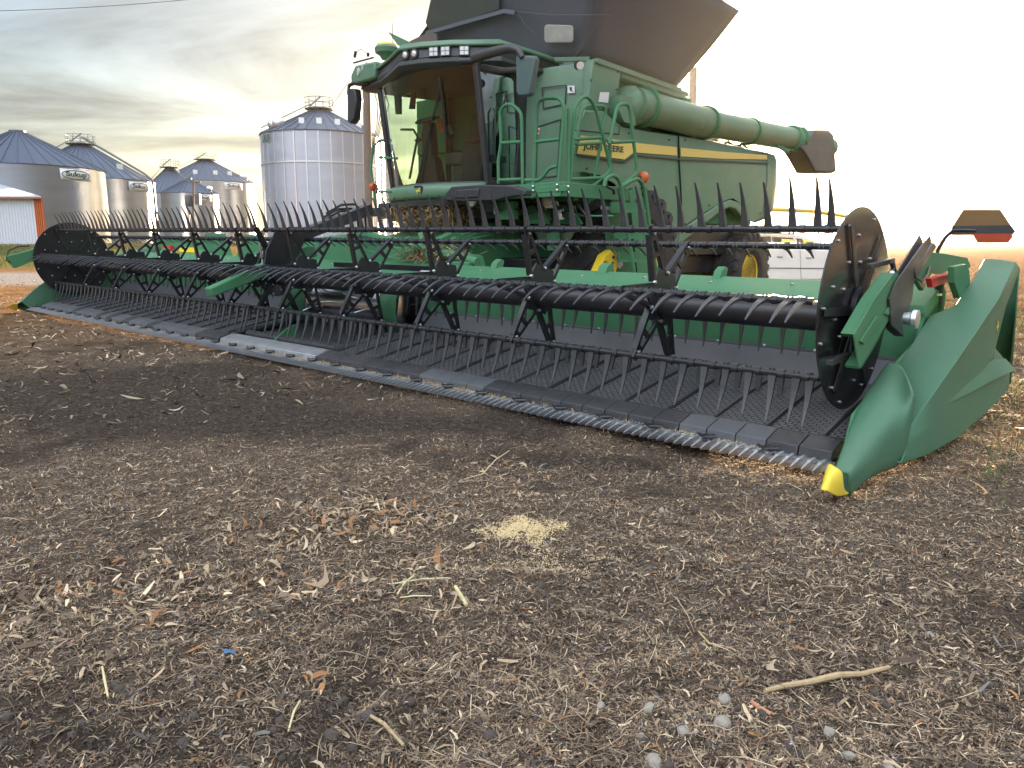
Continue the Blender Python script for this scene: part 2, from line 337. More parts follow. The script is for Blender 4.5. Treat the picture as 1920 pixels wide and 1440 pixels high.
# ------------------------------------------------------------------ HEADER (draper platform with two-part reel)
def belt_mat():
    m = bpy.data.materials.new('draper_belt'); m.use_nodes = True; nt = m.node_tree; N = nt.nodes; L = nt.links; p = N['Principled BSDF']; p.inputs['Roughness'].default_value = .6
    uv = N.new('ShaderNodeUVMap'); br = N.new('ShaderNodeTexBrick'); L.new(uv.outputs[0], br.inputs['Vector'])
    br.inputs['Scale'].default_value = 1; br.inputs['Brick Width'].default_value = .055; br.inputs['Row Height'].default_value = .028; br.inputs['Mortar Size'].default_value = .006; br.inputs['Mortar Smooth'].default_value = .4
    br.inputs['Color1'].default_value = (.10, .102, .112, 1); br.inputs['Color2'].default_value = (.14, .14, .15, 1); br.inputs['Mortar'].default_value = (.008, .008, .01, 1)
    no = N.new('ShaderNodeTexNoise'); no.inputs['Scale'].default_value = 3; no.inputs['Detail'].default_value = 8; L.new(uv.outputs[0], no.inputs['Vector'])
    mx = N.new('ShaderNodeMix'); mx.data_type = 'RGBA'; mx.blend_type = 'MULTIPLY'; mx.inputs[0].default_value = .6; L.new(br.outputs[0], mx.inputs[6]); L.new(no.outputs[0], mx.inputs[7])
    m2 = N.new('ShaderNodeMix'); m2.data_type = 'RGBA'; m2.blend_type = 'ADD'; m2.inputs[0].default_value = .003; L.new(mx.outputs[2], m2.inputs[6]); m2.inputs[7].default_value = (1, .9, .8, 1)
    L.new(m2.outputs[2], p.inputs['Base Color'])
    b = N.new('ShaderNodeBump'); b.inputs['Strength'].default_value = .9; b.inputs['Distance'].default_value = .006; b.invert = True; L.new(br.outputs['Fac'], b.inputs['Height']); L.new(b.outputs[0], p.inputs['Normal'])
    return m
BELT = belt_mat()
hd = thing('combine_header', 'long green draper header with black tined reel, lying across the front of the harvester', 'header', HP(6.5, 1.0, 0))
C0, C1 = 4.95, 6.75      # centre belt opening
B = lambda: MB()
# knife and guards
k = B(); k.box(HP, -.02, 12.95, -.01, .09, .045, .075); k.build('knife_bar', GALV, hd)
k = B()
s = 0.0
while s < 12.9:
    k.add([HP(s+.002, -.0, .079), HP(s+.036, -.0, .079), HP(s+.019, -.055, .079), HP(s+.002, -.0, .083), HP(s+.036, 0, .083), HP(s+.019, -.055, .083)], [(0,1,2), (5,4,3), (0,3,4,1), (1,4,5,2), (2,5,3,0)]); s += .038
k.build('knife_sections', STEEL, hd, smooth=0)
gm_ = B()
def guard(mb, F):
    w = .009; mb.hexa([F(-w,.05,.045), F(w,.05,.045), F(w,-.02,.035), F(-w,-.02,.035), F(-w,.05,.092), F(w,.05,.092), F(w*1.1,-.03,.09), F(-w*1.1,-.03,.09)])
    mb.hexa([F(-w,-.02,.036), F(w,-.02,.036), F(.003,-.135,.058), F(-.003,-.135,.058), F(-w*1.1,-.03,.089), F(w*1.1,-.03,.089), F(.003,-.135,.068), F(-.003,-.135,.068)])
gn = int(12.85/.0595)
g0 = B(); g0.v = []; guard(g0, lambda a, b, z: HP(.02+a, b, z)); G0 = g0.build('knife_guard', GALV, hd, smooth=0)
step = HP(1, 0, 0)-HP(0, 0, 0)
for i in range(1, 100):
    o = G0.copy(); scene.collection.objects.link(o); o.parent = hd; o.location = Vector(G0.location) + step*(.0595*i)
gs = B()
for i in range(100, gn): guard(gs, lambda a, b, z: HP(.02+a+.0595*i, b, z))
tag(gs.build('knife_guard', GALV, hd, smooth=0), kind='stuff')
c0 = B(); c0.box(HP, .30, .36, .0, .05, .09, .115); c0.tube([HP(.27, .01, .112), HP(.33, -.03, .108), HP(.39, .01, .112)], .009, 6); CL = c0.build('hold_down_clip', BLK, hd)
for i in range(1, 34):
    o = CL.copy(); scene.collection.objects.link(o); o.parent = hd; o.location = Vector(CL.location) + step*(.378*i)
# ramp pads
def pad(s0, s1, m, name):
    q = B(); pr_ = [(.085, .075), (.095, .128), (.235, .168), (.30, .160), (.30, .075)]
    q.prism([HP(s0, b, z) for b, z in pr_], step*(s1-s0)); return q.build(name, m, hd, bevel=.004)
s = .0
while s < 12.6:
    if s+.19 < C0 or s > C1: pad(s+.003, s+.187, GRYP if (s > 7.4 or .2 < s < .9 or 2.6 < s < 3.3) and random.random() < .75 else BLKP, 'ramp_pad')
    s += .19
pad(C0-.05, C1+.05, mat('worn_grey_steel', (.34, .35, .37), .45, .6, var=.3, vs=8), 'centre_strip')
# side belts: surface sloping up to the back wall
def belt(a0, a1, name):
    q = B(); nb = 10; na = max(2, int((a1-a0)/.25)); rows = []; uvs = {}
    def zz(t): return .155 + .17*t + .012*math.sin(math.pi*t)
    for i in range(na+1):
        a = a0+(a1-a0)*i/na; rows.append([HP(a, .28+1.04*j/nb, zz(j/nb)-.004*math.sin(i*1.7)) for j in range(nb+1)])
    q.grid(rows); o = q.build(name, BELT, hd, recalc=False)
    uvl = o.data.uv_layers.new(name='UVMap'); k = nb+1
    for lp in o.data.loops:
        i, j = divmod(lp.vertex_index, k); uvl.data[lp.index].uv = (a0+(a1-a0)*i/na, 1.05*j/nb)
    cl = B(); a = a0+.12
    while a < a1-.05:
        for j in range(nb):
            b0, b1 = .28+1.04*j/nb, .28+1.04*(j+1)/nb
            cl.hexa([HP(a-.012,b0,zz(j/nb)), HP(a+.012,b0,zz(j/nb)), HP(a+.012,b1,zz((j+1)/nb)), HP(a-.012,b1,zz((j+1)/nb)), HP(a-.006,b0,zz(j/nb)+.02), HP(a+.006,b0,zz(j/nb)+.02), HP(a+.006,b1,zz((j+1)/nb)+.02), HP(a-.006,b1,zz((j+1)/nb)+.02)])
        a += .34
    c = cl.build('belt_cleats', BLKP, o, merge=False); return o
belt(.0, C0-.1, 'side_belt'); belt(C1+.1, 12.95, 'side_belt')
q = B(); q.prism([HP(0, b, z) for b, z in ((.09, .05), (.3, .10), (1.4, .27), (1.66, .31), (1.66, .28), (1.4, .235), (.3, .07), (.09, .035))], step*12.95); q.build('belt_deck', BLKP, hd)
q = B(); q.tube([HP(C0-.07, .3, .16), HP(C0-.07, 1.32, .30)], .045, 12); q.build('belt_roller', BLKP, hd); q = B(); q.tube([HP(C1+.07, .3, .16), HP(C1+.07, 1.32, .30)], .045, 12); q.build('belt_roller', BLKP, hd)
# centre section: cross tubes, feed drum and its housings
q = B(); q.tube([HP(C0, .42, .15), HP(C1, .42, .15)], .05, 14); q.tube([HP(C0, .62, .14), HP(C1, .62, .14)], .035, 14); q.build('centre_roller', BLKP, hd)
q = B(); q.prism([HP(6.05, .3, .13), HP(6.05, .62, .13), HP(6.05, .60, .30), HP(6.05, .5, .27)], U*.03); q.build('centre_bracket', GREENF, hd)
q = B(); q.lathe(HP(5.15, 1.28, .52), U, [(0, .2), (.02, .24), (1.36, .24), (1.38, .2)], 40); DR = q.build('feed_drum', mat('worn_steel', (.7,.7,.72), .2, 1.0, var=.3, vs=4), hd)
q = B()
for i in range(26):
    t = i*2.4; a = 5.22+1.25*i/26; c, s_ = math.cos(t), math.sin(t)
    q.tube([HP(a, 1.28+.23*c, .52+.23*s_), HP(a, 1.28+.36*c, .52+.36*s_)], .008, 6)
q.build('drum_finger', STEEL, hd)
for a0, sg in ((C0-.15, 1), (C1+.15, -1)):
    q = B(); rows = []
    for t in range(13):
        an = math.radians(95+t*17.5); rows.append([HP(a0, 1.32+.34*math.cos(an), .52+.34*math.sin(an)), HP(a0+sg*.1, 1.32+.32*math.cos(an), .52+.32*math.sin(an)), HP(a0+sg*.34, 1.32+.27*math.cos(an), .52+.27*math.sin(an))])
    q.grid(rows); q.build('drum_housing', GREENF, hd, solid=.012)
q = B(); q.box(HP, C0, C1, 1.62, 1.66, .24, .95); q.build('centre_back_panel', BLK, hd)
# back wall, grey seal strip, top beam
for a0, a1 in ((-.04, C0-.05), (C1+.05, 13.02)):
    q = B(); q.prism([HP(a0, b, z) for b, z in ((1.295, .318), (1.325, .285), (1.43, .46), (1.40, .475))], step*(a1-a0)); q.build('seal_strip', GRYP, hd)
    q = B(); q.prism([HP(a0, b, z) for b, z in ((1.405, .478), (1.435, .475), (1.455, .492), (1.42, .494))], step*(a1-a0)); q.build('seal_clamp_bar', BLK, hd)
    q = B(); q.prism([HP(a0, b, z) for b, z in ((1.42, .47), (1.44, .38), (1.52, .38), (1.52, .79), (1.465, .79))], step*(a1-a0)); q.build('back_wall', GREENF, hd)
q = B(); q.prism([HP(-.05, b, z) for b, z in ((1.45, .80), (1.47, .845), (1.86, .965), (1.97, .93), (1.97, .72), (1.50, .72))], step*13.1); q.build('top_beam', GREENF, hd, bevel=.012)
q = B()
for i in range(34):
    a = .25+i*.38
    q.lathe(HP(a, 1.428, .486), -V, [(0, .013), (.018, .013), (.02, .009)], 8)
for i in range(20):
    a = .3+i*.66; q.lathe(HP(a, 1.70+.04*(i % 2), .90+.012*(i % 2)), Z, [(-.02, .014), (.026, .014), (.03, .008)], 8)
q.build('frame_bolts', STEEL, hd)
for a, w in ((1.60, .14), (2.75, .2), (4.15, .16), (7.9, .3), (8.9, .3), (10.6, .3), (12.0, .3)):
    q = B(); q.prism([HP(a, 1.78, .9), HP(a, 1.93, .94), HP(a, 1.95, 1.03), HP(a, 1.90, 1.045), HP(a, 1.84, 1.01)], U*w*.5); q.build('beam_bracket', GREENF, hd, bevel=.006)
q = B(); q.prism([TB(x, y, 2.2) for x, y in ((560, 450), (640, 440), (715, 455), (850, 480), (860, 520), (700, 530), (560, 520), (520, 500))], V*.5); q.build('attach_frame', GREENF, hd, bevel=.01)
q = B(); q.prism([HP(C0-.3, 1.9, .8), HP(C1+.7, 1.9, .8), HP(C1+.7, 1.9, 1.12), HP(C1+.4, 1.9, 1.22), HP(C0+.8, 1.9, 1.0), HP(C0-.3, 1.9, 1.0)], V*.12); q.build('attach_frame', GREENF, hd, bevel=.01)
q = B(); q.tube([HP(7.3, 1.95, 1.22), HP(6.4, 1.9, 1.28), HP(5.6, 2.0, 1.16), HP(4.6, 2.0, 1.0)], .05, 10); q.tube([HP(5.3, 1.9, 1.0), HP(5.9, 2.3, 1.35)], .03, 8); q.build('hydraulic_pipe', GREENF, hd)
q = B(); q.prism([HP(9.9, 1.9, .9), HP(10.9, 1.9, .9), HP(10.6, 1.9, 1.3), HP(10.1, 1.9, 1.3)], V*.08); q.prism([HP(8.8, 1.9, .9), HP(9.7, 1.9, .9), HP(9.4, 1.9, 1.28), HP(9.1, 1.9, 1.28)], V*.08)
q.prism([HP(11.2, 2.2, 1.02), HP(13.1, 2.2, 1.02), HP(13.1, 2.2, 1.25), HP(11.4, 2.2, 1.25)], V*.08); q.build('wing_frame', GREENF, hd)
q = B(); q.box(HP, 11.55, 12.1, 2.15, 2.19, .98, 1.06); q.build('yellow_guard', YEL, hd)
q = B(); q.box(HP, 12.4, 12.7, 2.12, 2.18, .96, 1.08); q.build('reflector', RED, hd)
# sticker
q = B(); q.prism([HP(5.1, 1.60, .89), HP(4.96, 1.60, .89), HP(4.96, 1.68, .918), HP(5.1, 1.68, .918)], Z*.006); q.build('warning_sticker', WHT, hd)

# ---- reel
RB, RZ, RR = .68, .86, .50
BATS = [(172, -.25, -.105, -.022), (110, -.10, .28, -.016), (47, .24, -.09, .03), (-10, -.02, -.30, .012), (-70, -.06, -.28, .012), (-130, -.09, -.275, .014)]
HUBS = [1.46, 2.59, 3.73, 4.86, 5.95, 7.05, 8.14, 9.27, 10.40, 11.54]
SEG = [(.17, 6.46), (6.54, 12.83)]
for s0, s1 in SEG:
    q = B(); q.tube([HP(s0+.02, RB, RZ-.055), HP(s1-.02, RB, RZ-.055)], .092, 24); q.build('reel_tube', BLK, hd)
def batpos(k): t = math.radians(BATS[k][0]); return RB+RR*math.cos(t), RZ+RR*math.sin(t)
def tine(mb, a, k):
    b, z = batpos(k); _, db, dz, cv = BATS[k]; jt = random.Random(int(a*1000)+k*77); big = 2.5 if jt.random() < .05 else 1; db += jt.gauss(0, .006)*big; dz += jt.gauss(0, .006)*big; lean = jt.gauss(0, .007)*big; L_ = math.hypot(db, dz); nx, nz = -dz/L_, db/L_
    n = 7; rows = []
    for i in range(n):
        t = i/(n-1); bend = cv*math.sin(math.pi*t*.9); bb = b+db*t+nx*bend; z_ = z+dz*t+nz*bend; w = .021*(1-t)**1.1+.0045; h = .008*(1-t)+.003
        al = a+lean*t; rows.append([HP(al-w, bb+nx*h, z_+nz*h), HP(al+w, bb+nx*h, z_+nz*h), HP(al+w, bb-nx*h, z_-nz*h), HP(al-w, bb-nx*h, z_-nz*h)])
    for i in range(n-1): mb.hexa([*rows[i], *rows[i+1]])
    for da in (-1, 1): mb.prism([HP(a+da*.013, b-db*.08-nx*.022, z-dz*.08-nz*.022), HP(a+da*.013, b-db*.08+nx*.022, z-dz*.08+nz*.022), HP(a+da*.008, b+db*.22+nx*cv, z+dz*.22+nz*cv)], U*.006)
protos = {}; rest = B(); nown = 0; order = []
for k in range(6):
    for si, (s0, s1) in enumerate(SEG):
        b, z = batpos(k); q = B(); q.tube([HP(s0+.03, b, z), HP(s1-.02, b, z)], .021, 12)
        a = s0+.1
        while a < s1: q.tube([HP(a-.018, b, z), HP(a+.018, b, z)], .027, 10); a += .15
        q.build('reel_bat', BLK, hd)
        lst = [s0+.08, s0+.16] + [s0+.31+.15*i for i in range(int((s1-s0-.45)/.15)+1)] + [s1-.07]
        for a in lst: order.append((k, a))
prio = {1: 0, 5: 0, 0: 0, 4: 2.5, 2: 2.8, 3: 2.2}
order.sort(key=lambda t: t[1]+prio[t[0]])
for k, a in order:
    if nown < 100:
        q = B(); tine(q, a, k); q.build('reel_tine', TINE, hd, smooth=40)
        nown += 1
    else: tine(rest, a, k)
tag(rest.build('reel_tine', TINE, hd, smooth=0, merge=False), kind='stuff')
def spider(a0):
    q = B()
    for da in (-.012,):
        hub = []
        for i in range(24):
            t = 2*math.pi*i/24; r = .185+.03*math.cos(6*(t-math.radians(166))); hub.append(HP(a0+da, RB+r*math.cos(t), RZ+r*math.sin(t)))
        q.prism(hub, U*.02)
        for k in range(6):
            t = math.radians(BATS[k][0]); e = (math.cos(t), math.sin(t)); nrm = (-e[1], e[0])
            def pt(r, w, d=0): return HP(a0+da+d, RB+e[0]*r+nrm[0]*w, RZ+e[1]*r+nrm[1]*w)
            for sg in (-1, 1):
                q.prism([pt(.15, sg*.085), pt(.15, sg*.058), pt(.44, sg*.012), pt(.52, sg*.012), pt(.52, sg*.026), pt(.44, sg*.034)], U*.016)
                q.prism([pt(.15, sg*.085), pt(.15, sg*.077), pt(.47, sg*.026), pt(.47, sg*.034)], U*.045)
            q.prism([pt(.30, -.045), pt(.335, -.04), pt(.335, .04), pt(.30, .045)], U*.014)
            q.prism([pt(.42, -.03), pt(.53, -.024), pt(.53, .024), pt(.42, .03)], U*.014)
    q.mi = 1
    for k in range(6):
        t = math.radians(BATS[k][0]); t2 = t+math.radians(30)
        q.lathe(HP(a0-.012, RB+.47*math.cos(t), RZ+.47*math.sin(t)), -U, [(0, .014), (.014, .014), (.018, .008)], 8)
        q.lathe(HP(a0-.012, RB+.17*math.cos(t2), RZ+.17*math.sin(t2)), -U, [(0, .014), (.014, .014), (.018, .008)], 8)
    return q.build('reel_spider', [BLK, STEEL], hd, smooth=30)
sp0 = spider(HUBS[0])
for a in HUBS[1:]:
    o = sp0.copy(); scene.collection.objects.link(o); o.parent = hd; o.location = Vector(sp0.location) + step*(a-HUBS[0])
def disc(a0, r, outward, name='reel_end_disc'):
    q = B(); q.lathe(HP(a0, RB, RZ), U, [(0, r-.004), (.003, r), (.009, r), (.012, r-.004)], 72)
    q.mi = 1
    for sd in (-1, 1):
        ax = U*sd; off = .012 if sd > 0 else 0
        for k in range(6):
            for j, (rr, dt) in enumerate(((.53, 4), (.34, 14), (.44, -12), (.56, 24), (.28, -20))):
                t = math.radians(BATS[k][0]+dt); q.lathe(HP(a0+off, RB+rr*r/.6*math.cos(t), RZ+rr*r/.6*math.sin(t)), ax, [(0, .009), (.008, .009), (.011, .005)], 8)
    q.mi = 0; d = q.build(name, [DISC, STEEL], hd, smooth=30); q = B()
    for k in range(6):
        t = math.radians(BATS[k][0]+6); e = (math.cos(t), math.sin(t)); nn = (-e[1], e[0])
        for sd in (-1, 1):
            o_ = -.02 if sd < 0 else .012
            q.prism([HP(a0+o_, RB+e[0]*x+nn[0]*w, RZ+e[1]*x+nn[1]*w) for x, w in ((.16, -.03), (.55, -.022), (.55, .022), (.16, .03))], U*.008)
    q.build('disc_stiffener', BLK, d); return d
disc(.13, .60, -1); disc(12.87, .60, 1); disc(6.5, .27, 1, 'reel_centre_disc')
# outboard details of the right disc: hub, levers
q = B(); q.lathe(HP(.12, RB, RZ), -U, [(0, .14), (.03, .14), (.035, .1), (.09, .09), (.10, .05)], 24); q.build('reel_hub', BLK, hd)
q = B(); q.bar(TA(1628, 500, .08), TA(1672, 488, .08), .035, .03); q.bar(TA(1555, 680, .07), TA(1590, 665, .07), .04, .03); q.bar(TA(1672, 490, .05), TA(1680, 520, .05), .02, .03); q.build('cam_lever', BLKP, hd, bevel=.003)
# right reel arm
def armplate(mb, pix, a, w): mb.prism([TA(x, y, a) for x, y in pix], U*w)
side = ((1602, 627), (1611, 692), (1634, 655), (1660, 612), (1692, 556), (1684, 512), (1676, 512), (1640, 560))
q = B()
armplate(q, side, -.04, .010); armplate(q, side, .055, -.010)
armplate(q, ((1602, 627), (1640, 560), (1676, 512), (1680, 516), (1645, 566), (1607, 633)), -.03, .075)
armplate(q, ((1611, 692), (1634, 655), (1632, 650), (1610, 686)), -.03, .075); q.build('reel_arm', GREENF, hd, bevel=.003)
q = B(); armplate(q, ((1614, 640), (1645, 592), (1652, 598), (1621, 646)), -.052, .012); armplate(q, ((1660, 588), (1668, 576), (1674, 580), (1666, 592)), -.052, .012); q.build('arm_rib', GREENF, hd, bevel=.003)
q = B()
armplate(q, ((1655, 560), (1668, 530), (1722, 441), (1727, 452), (1726, 470), (1700, 505), (1690, 545), (1670, 585)), .045, -.012)
armplate(q, ((1664, 560), (1676, 530), (1733, 452), (1742, 442), (1742, 456), (1712, 512), (1707, 560), (1692, 606), (1682, 622), (1668, 610)), -.045, -.012)
armplate(q, ((1676, 530), (1728, 455), (1733, 462), (1684, 538)), .035, -.075)
armplate(q, ((1658, 600), (1672, 596), (1676, 630), (1662, 618)), .02, -.06); q.build('arm_slide', BLKP, hd, bevel=.003)
q = B(); q.lathe(TA(1695, 597, -.1), -U, [(0, .035), (.04, .04), (.05, .055), (.075, .055), (.08, .03)], 20); q.build('support_roller', GALV, hd)
q = B(); q.tube([TA(1612, 625, .04), TA(1640, 580, .06), TA(1668, 520, .05), TA(1676, 505, .04)], .018, 8); q.tube([TA(1595, 660, .03), TA(1600, 620, .04), TA(1635, 560, .05)], .012, 8); q.build('arm_hose', HOSE, hd)
q = B(); q.tube([TA(1664, 530, .03), TA(1672, 512, .03)], .022, 10); q.tube([TA(1593, 618, .03), TA(1606, 598, .03)], .014, 10); q.build('hose_fitting', STEEL, hd)
# gusset, cylinder lock, cylinder behind
q = B(); q.prism([TA(x, y, .0) for x, y in ((1706, 520), (1722, 488), (1735, 473), (1762, 475), (1806, 483), (1813, 500), (1800, 508), (1772, 506), (1758, 514), (1738, 512), (1722, 545))], -U*.03); q.build('wing_gusset', GREENF, hd, bevel=.004)
q = B(); q.prism([TA(x, y, -.06) for x, y in ((1735, 522), (1778, 511), (1784, 516), (1781, 525), (1738, 539))], -U*.035); q.build('cylinder_lock', RED, hd, bevel=.003)
q = B(); q.tube([TA(1762, 530, -.04), TA(1758, 578, -.04)], .03, 14); q.tube([TA(1757, 578, -.04), TA(1755, 608, -.04)], .018, 12); q.tube([TA(1700, 508, -.03), TA(1712, 500, -.05), TA(1716, 520, -.06), TA(1728, 527, -.07), TA(1738, 515, -.05), TA(1742, 500, -.03)], .008, 8); q.build('lift_cylinder', BLK, hd)
q = B(); q.lathe(TA(1756, 554, -.04), Z, [(0, .034), (.014, .034)], 14); q.build('cylinder_clamp', GALV, hd)
q = B(); q.prism([TA(x, y, -.2) for x, y in ((1790, 500), (1812, 495), (1818, 508), (1820, 540), (1800, 560), (1790, 530))], U*.04); q.build('end_bracket', GREENF, hd, bevel=.004)
# belt-end sheet inside of the right divider
q = B(); q.prism([HP(-.03, b, z) for b, z in ((.1, .05), (.25, .32), (.7, .46), (1.35, .62), (1.5, .80), (1.9, .95), (1.9, .45), (1.4, .25), (1.0, .12), (.5, .06))], -U*.02); q.build('end_sheet', GREENF, hd)
q = B(); q.prism([HP(12.98, b, z) for b, z in ((.25, .05), (.25, .30), (.7, .42), (1.35, .62), (1.5, .80), (1.9, .95), (1.9, .3), (1.3, .05))], U*.02); q.build('end_sheet', GREENF, hd)
# divider: rear shield lofted between inner edge, ridge and bottom
def lerp(a, b, t): return a+(b-a)*t
def loft(lines, n=10, cubic=True):
    rows = []
    for ln in lines:
        pts = [Vector(p) for p in ln]; m = len(pts)-1; r = []
        for i in range(n*m+1):
            s = i/n; j = min(int(s), m-1); t = s-j; p0, p1, p2, p3 = pts[max(j-1, 0)], pts[j], pts[j+1], pts[min(j+2, m)]
            r.append(.5*((2*p1)+(-p0+p2)*t+(2*p0-5*p1+4*p2-p3)*t*t+(-p0+3*p1-3*p2+p3)*t**3))
        rows.append(r)
    return rows
def cross_smooth(rows, n=6):
    return list(map(list, zip(*loft(list(map(list, zip(*rows))), n))))
def plane(p, q_, r): n_ = (q_-p).cross(r-p).normalized(); return lambda x, y: (lambda d: CAM+d*((p-CAM).dot(n_)/d.dot(n_)))(ray(x, y))
rA, rB, rC = TA(1740, 752, -.31), TA(1906, 490, -.42), TA(1847, 485, -.215)
tp = plane(rA, rB, rC); sp_ = plane(rA, rB, TA(1890, 722, -.45))
inner = [tp(*p) for p in ((1672, 704), (1705, 658), (1744, 594), (1752, 590), (1786, 577), (1794, 571), (1829, 520), (1847, 486))]
topmid = [tp(*p) for p in ((1698, 742), (1732, 695), (1768, 638), (1774, 631), (1806, 596), (1814, 587), (1850, 525), (1872, 487))]
ridge = [tp(*p) for p in ((1704, 800), (1744, 746), (1784, 690), (1790, 682), (1818, 640), (1828, 626), (1872, 560), (1903, 492))]
und = [sp_(*p) for p in ((1702, 815), (1747, 760), (1790, 704), (1797, 695), (1828, 654), (1838, 640), (1884, 575), (1911, 503))]
rec = [sp_(*p) for p in ((1698, 838), (1748, 798), (1792, 752), (1800, 744), (1834, 705), (1846, 692), (1874, 655), (1890, 640))]; rec[-1] = rec[-1]+U*.12; rec[-2] = rec[-2]+U*.03
low1 = [sp_(*p) for p in ((1694, 855), (1746, 828), (1794, 792), (1802, 785), (1838, 752), (1850, 740), (1880, 708), (1893, 688))]
low2 = [sp_(*p) for p in ((1688, 868), (1736, 852), (1792, 821), (1800, 814), (1836, 783), (1846, 774), (1878, 742), (1890, 728))]
innerlow = [p - Z*.05 + U*.012 for p in inner]; lowin = [p + U*.12 + Z*.02 for p in low2]
q = B(); q.grid([innerlow, inner, topmid, ridge, und, rec, low1, low2, lowin]); q.build('divider_shield', MOLD, hd, smooth=28, solid=.012, bevel=.012)
# recessed rear return of the shield
q = B(); q.grid([[TA(1911, 505, -.43), TA(1904, 600, -.44), TA(1894, 720, -.43)], [TA(1908, 505, -.30)+V*.03, TA(1902, 600, -.30)+V*.03, TA(1890, 715, -.30)+V*.03], [TA(1850, 486, -.12)+V*.02, TA(1850, 560, -.15)+V*.02, TA(1850, 690, -.2)+V*.02]]); q.build('shield_back', MOLD, hd, solid=.01)
# moulded grip scoop and emblem on the outside face
out_ = (sp_(1800, 750)-sp_(1800, 700)).cross(sp_(1850, 700)-sp_(1800, 700)).normalized()
out_ = out_ if out_.dot(-U) > 0 else -out_
up_e = [sp_(*p)+out_*.004 for p in ((1768, 757), (1805, 724), (1838, 696), (1858, 676), (1884, 672))]
lo_e = [sp_(x, y)+out_*d for x, y, d in ((1770, 759, .004), (1808, 738, .02), (1842, 716, .035), (1866, 703, .045), (1889, 692, .05))]
bs_e = [sp_(*p) for p in ((1770, 761), (1809, 743), (1843, 722), (1868, 709), (1890, 697))]
q = B(); q.grid(loft([up_e, lo_e, bs_e], 5)); q.build('shield_scoop', MOLD, hd, smooth=35)
DEER = [(-.5,.02),(-.42,.10),(-.2,.12),(.05,.16),(.22,.28),(.28,.42),(.20,.5),(.34,.47),(.45,.36),(.5,.30),(.40,.26),(.33,.12),(.30,0),(.48,-.12),(.46,-.2),(.22,-.12),(.05,-.06),(-.2,-.08),(-.30,-.22),(-.22,-.42),(-.32,-.44),(-.40,-.18),(-.46,-.06)]
ec = sp_(1868, 612)+out_*.004
ex = (sp_(1884, 590)-sp_(1864, 616)).normalized(); ey = out_.cross(ex); ey = (ey if ey.z > 0 else -ey)
q = B(); q.prism([ec+ex*.05*x+ey*.10*y for x, y in ((-.5,.5),(.5,.5),(.55,.2),(.4,-.3),(0,-.55),(-.4,-.3),(-.55,.2))], out_*.003); em = q.build('shield_emblem', MOLD, hd)
q = B(); q.prism([ec+out_*.004+ex*.04*x+ey*.075*y for x, y in DEER], out_*.002); q.build('emblem_deer', YEL, em)
# nose piece
n_in = [TA(x, y, a) for x, y, a in ((1566, 884, -.125), (1582, 840, -.10), (1612, 765, -.06), (1640, 716, -.03), (1664, 683, -.02))]
n_top = [TA(x, y, a) for x, y, a in ((1578, 886, -.155), (1600, 842, -.15), (1637, 768, -.14), (1664, 722, -.13), (1690, 688, -.11))]
n_rdg = [TA(x, y, a) for x, y, a in ((1590, 890, -.185), (1622, 850, -.20), (1662, 797, -.23), (1690, 770, -.26), (1709, 728, -.28))]
n_sd = [TA(x, y, a) for x, y, a in ((1592, 905, -.19), (1625, 875, -.215), (1665, 838, -.25), (1693, 820, -.285), (1712, 762, -.30))]
n_bt = [TA(x, y, a) for x, y, a in ((1589, 930, -.17), (1612, 908, -.19), (1642, 888, -.215), (1668, 878, -.24), (1688, 868, -.27))]
n_ib = [TA(x, y, a)+U*.10+Z*.05 for x, y, a in ((1592, 926, -.15), (1615, 905, -.16), (1645, 886, -.18), (1670, 878, -.2), (1690, 868, -.22))]
rows = cross_smooth(loft([[p-Z*.06 for p in n_in], n_in, n_top, n_rdg, n_sd, n_bt, n_ib], 6), 5)
q = B(); q.grid(rows); q.build('divider_nose', MOLD, hd, smooth=60, solid=.012)
y_in = [TA(x, y, a) for x, y, a in ((1553, 872, -.115), (1546, 893, -.13), (1540, 918, -.15))]
y_top = [TA(x, y, a) for x, y, a in ((1566, 876, -.16), (1556, 897, -.175), (1553, 922, -.185))]
y_out = [TA(x, y, a) for x, y, a in ((1578, 886, -.19), (1576, 908, -.195), (1570, 930, -.19))]
y_low = [TA(x, y, a) for x, y, a in ((1576, 900, -.185), (1580, 918, -.185), (1592, 925, -.175))]
y_fin = [TA(x, y, a)+U*.06 for x, y, a in ((1572, 905, -.17), (1575, 920, -.17), (1585, 928, -.16))]
q = B(); q.grid(cross_smooth(loft([y_fin, y_in, y_top, y_out, y_low, y_fin], 6), 5)); yt = q.build('divider_tip', YELP, hd, smooth=60, solid=.006)
q = B(); q.lathe(TA(1560, 878, -.135)-V*.012, -V+Z*.6, [(0, .011), (.004, .011), (.006, .005)], 12); q.build('tip_screw', BLK, yt)
# skid shoe under the divider
q = B(); q.grid([[TA(1612, 893, -.05)+U*w, TA(1640, 900, -.08)+U*w, TA(1665, 908, -.12)+U*w, TA(1690, 895, -.12)+U*w, TA(1712, 872, -.12)+U*w] for w in (0, .07, .14)]); q.build('skid_shoe', YELP, hd, solid=.012)
q = B(); q.grid([[TA(1655, 885, -.1)+U*w, TA(1680, 892, -.13)+U*w, TA(1705, 878, -.14)+U*w, TA(1735, 860, -.14)+U*w] for w in (0, .1, .2)]); q.prism([TA(x, y, -.12) for x, y in ((1650, 880), (1690, 862), (1745, 845), (1730, 868), (1690, 890))], U*.1); q.build('shoe_bracket', GREENF, hd, solid=.008)
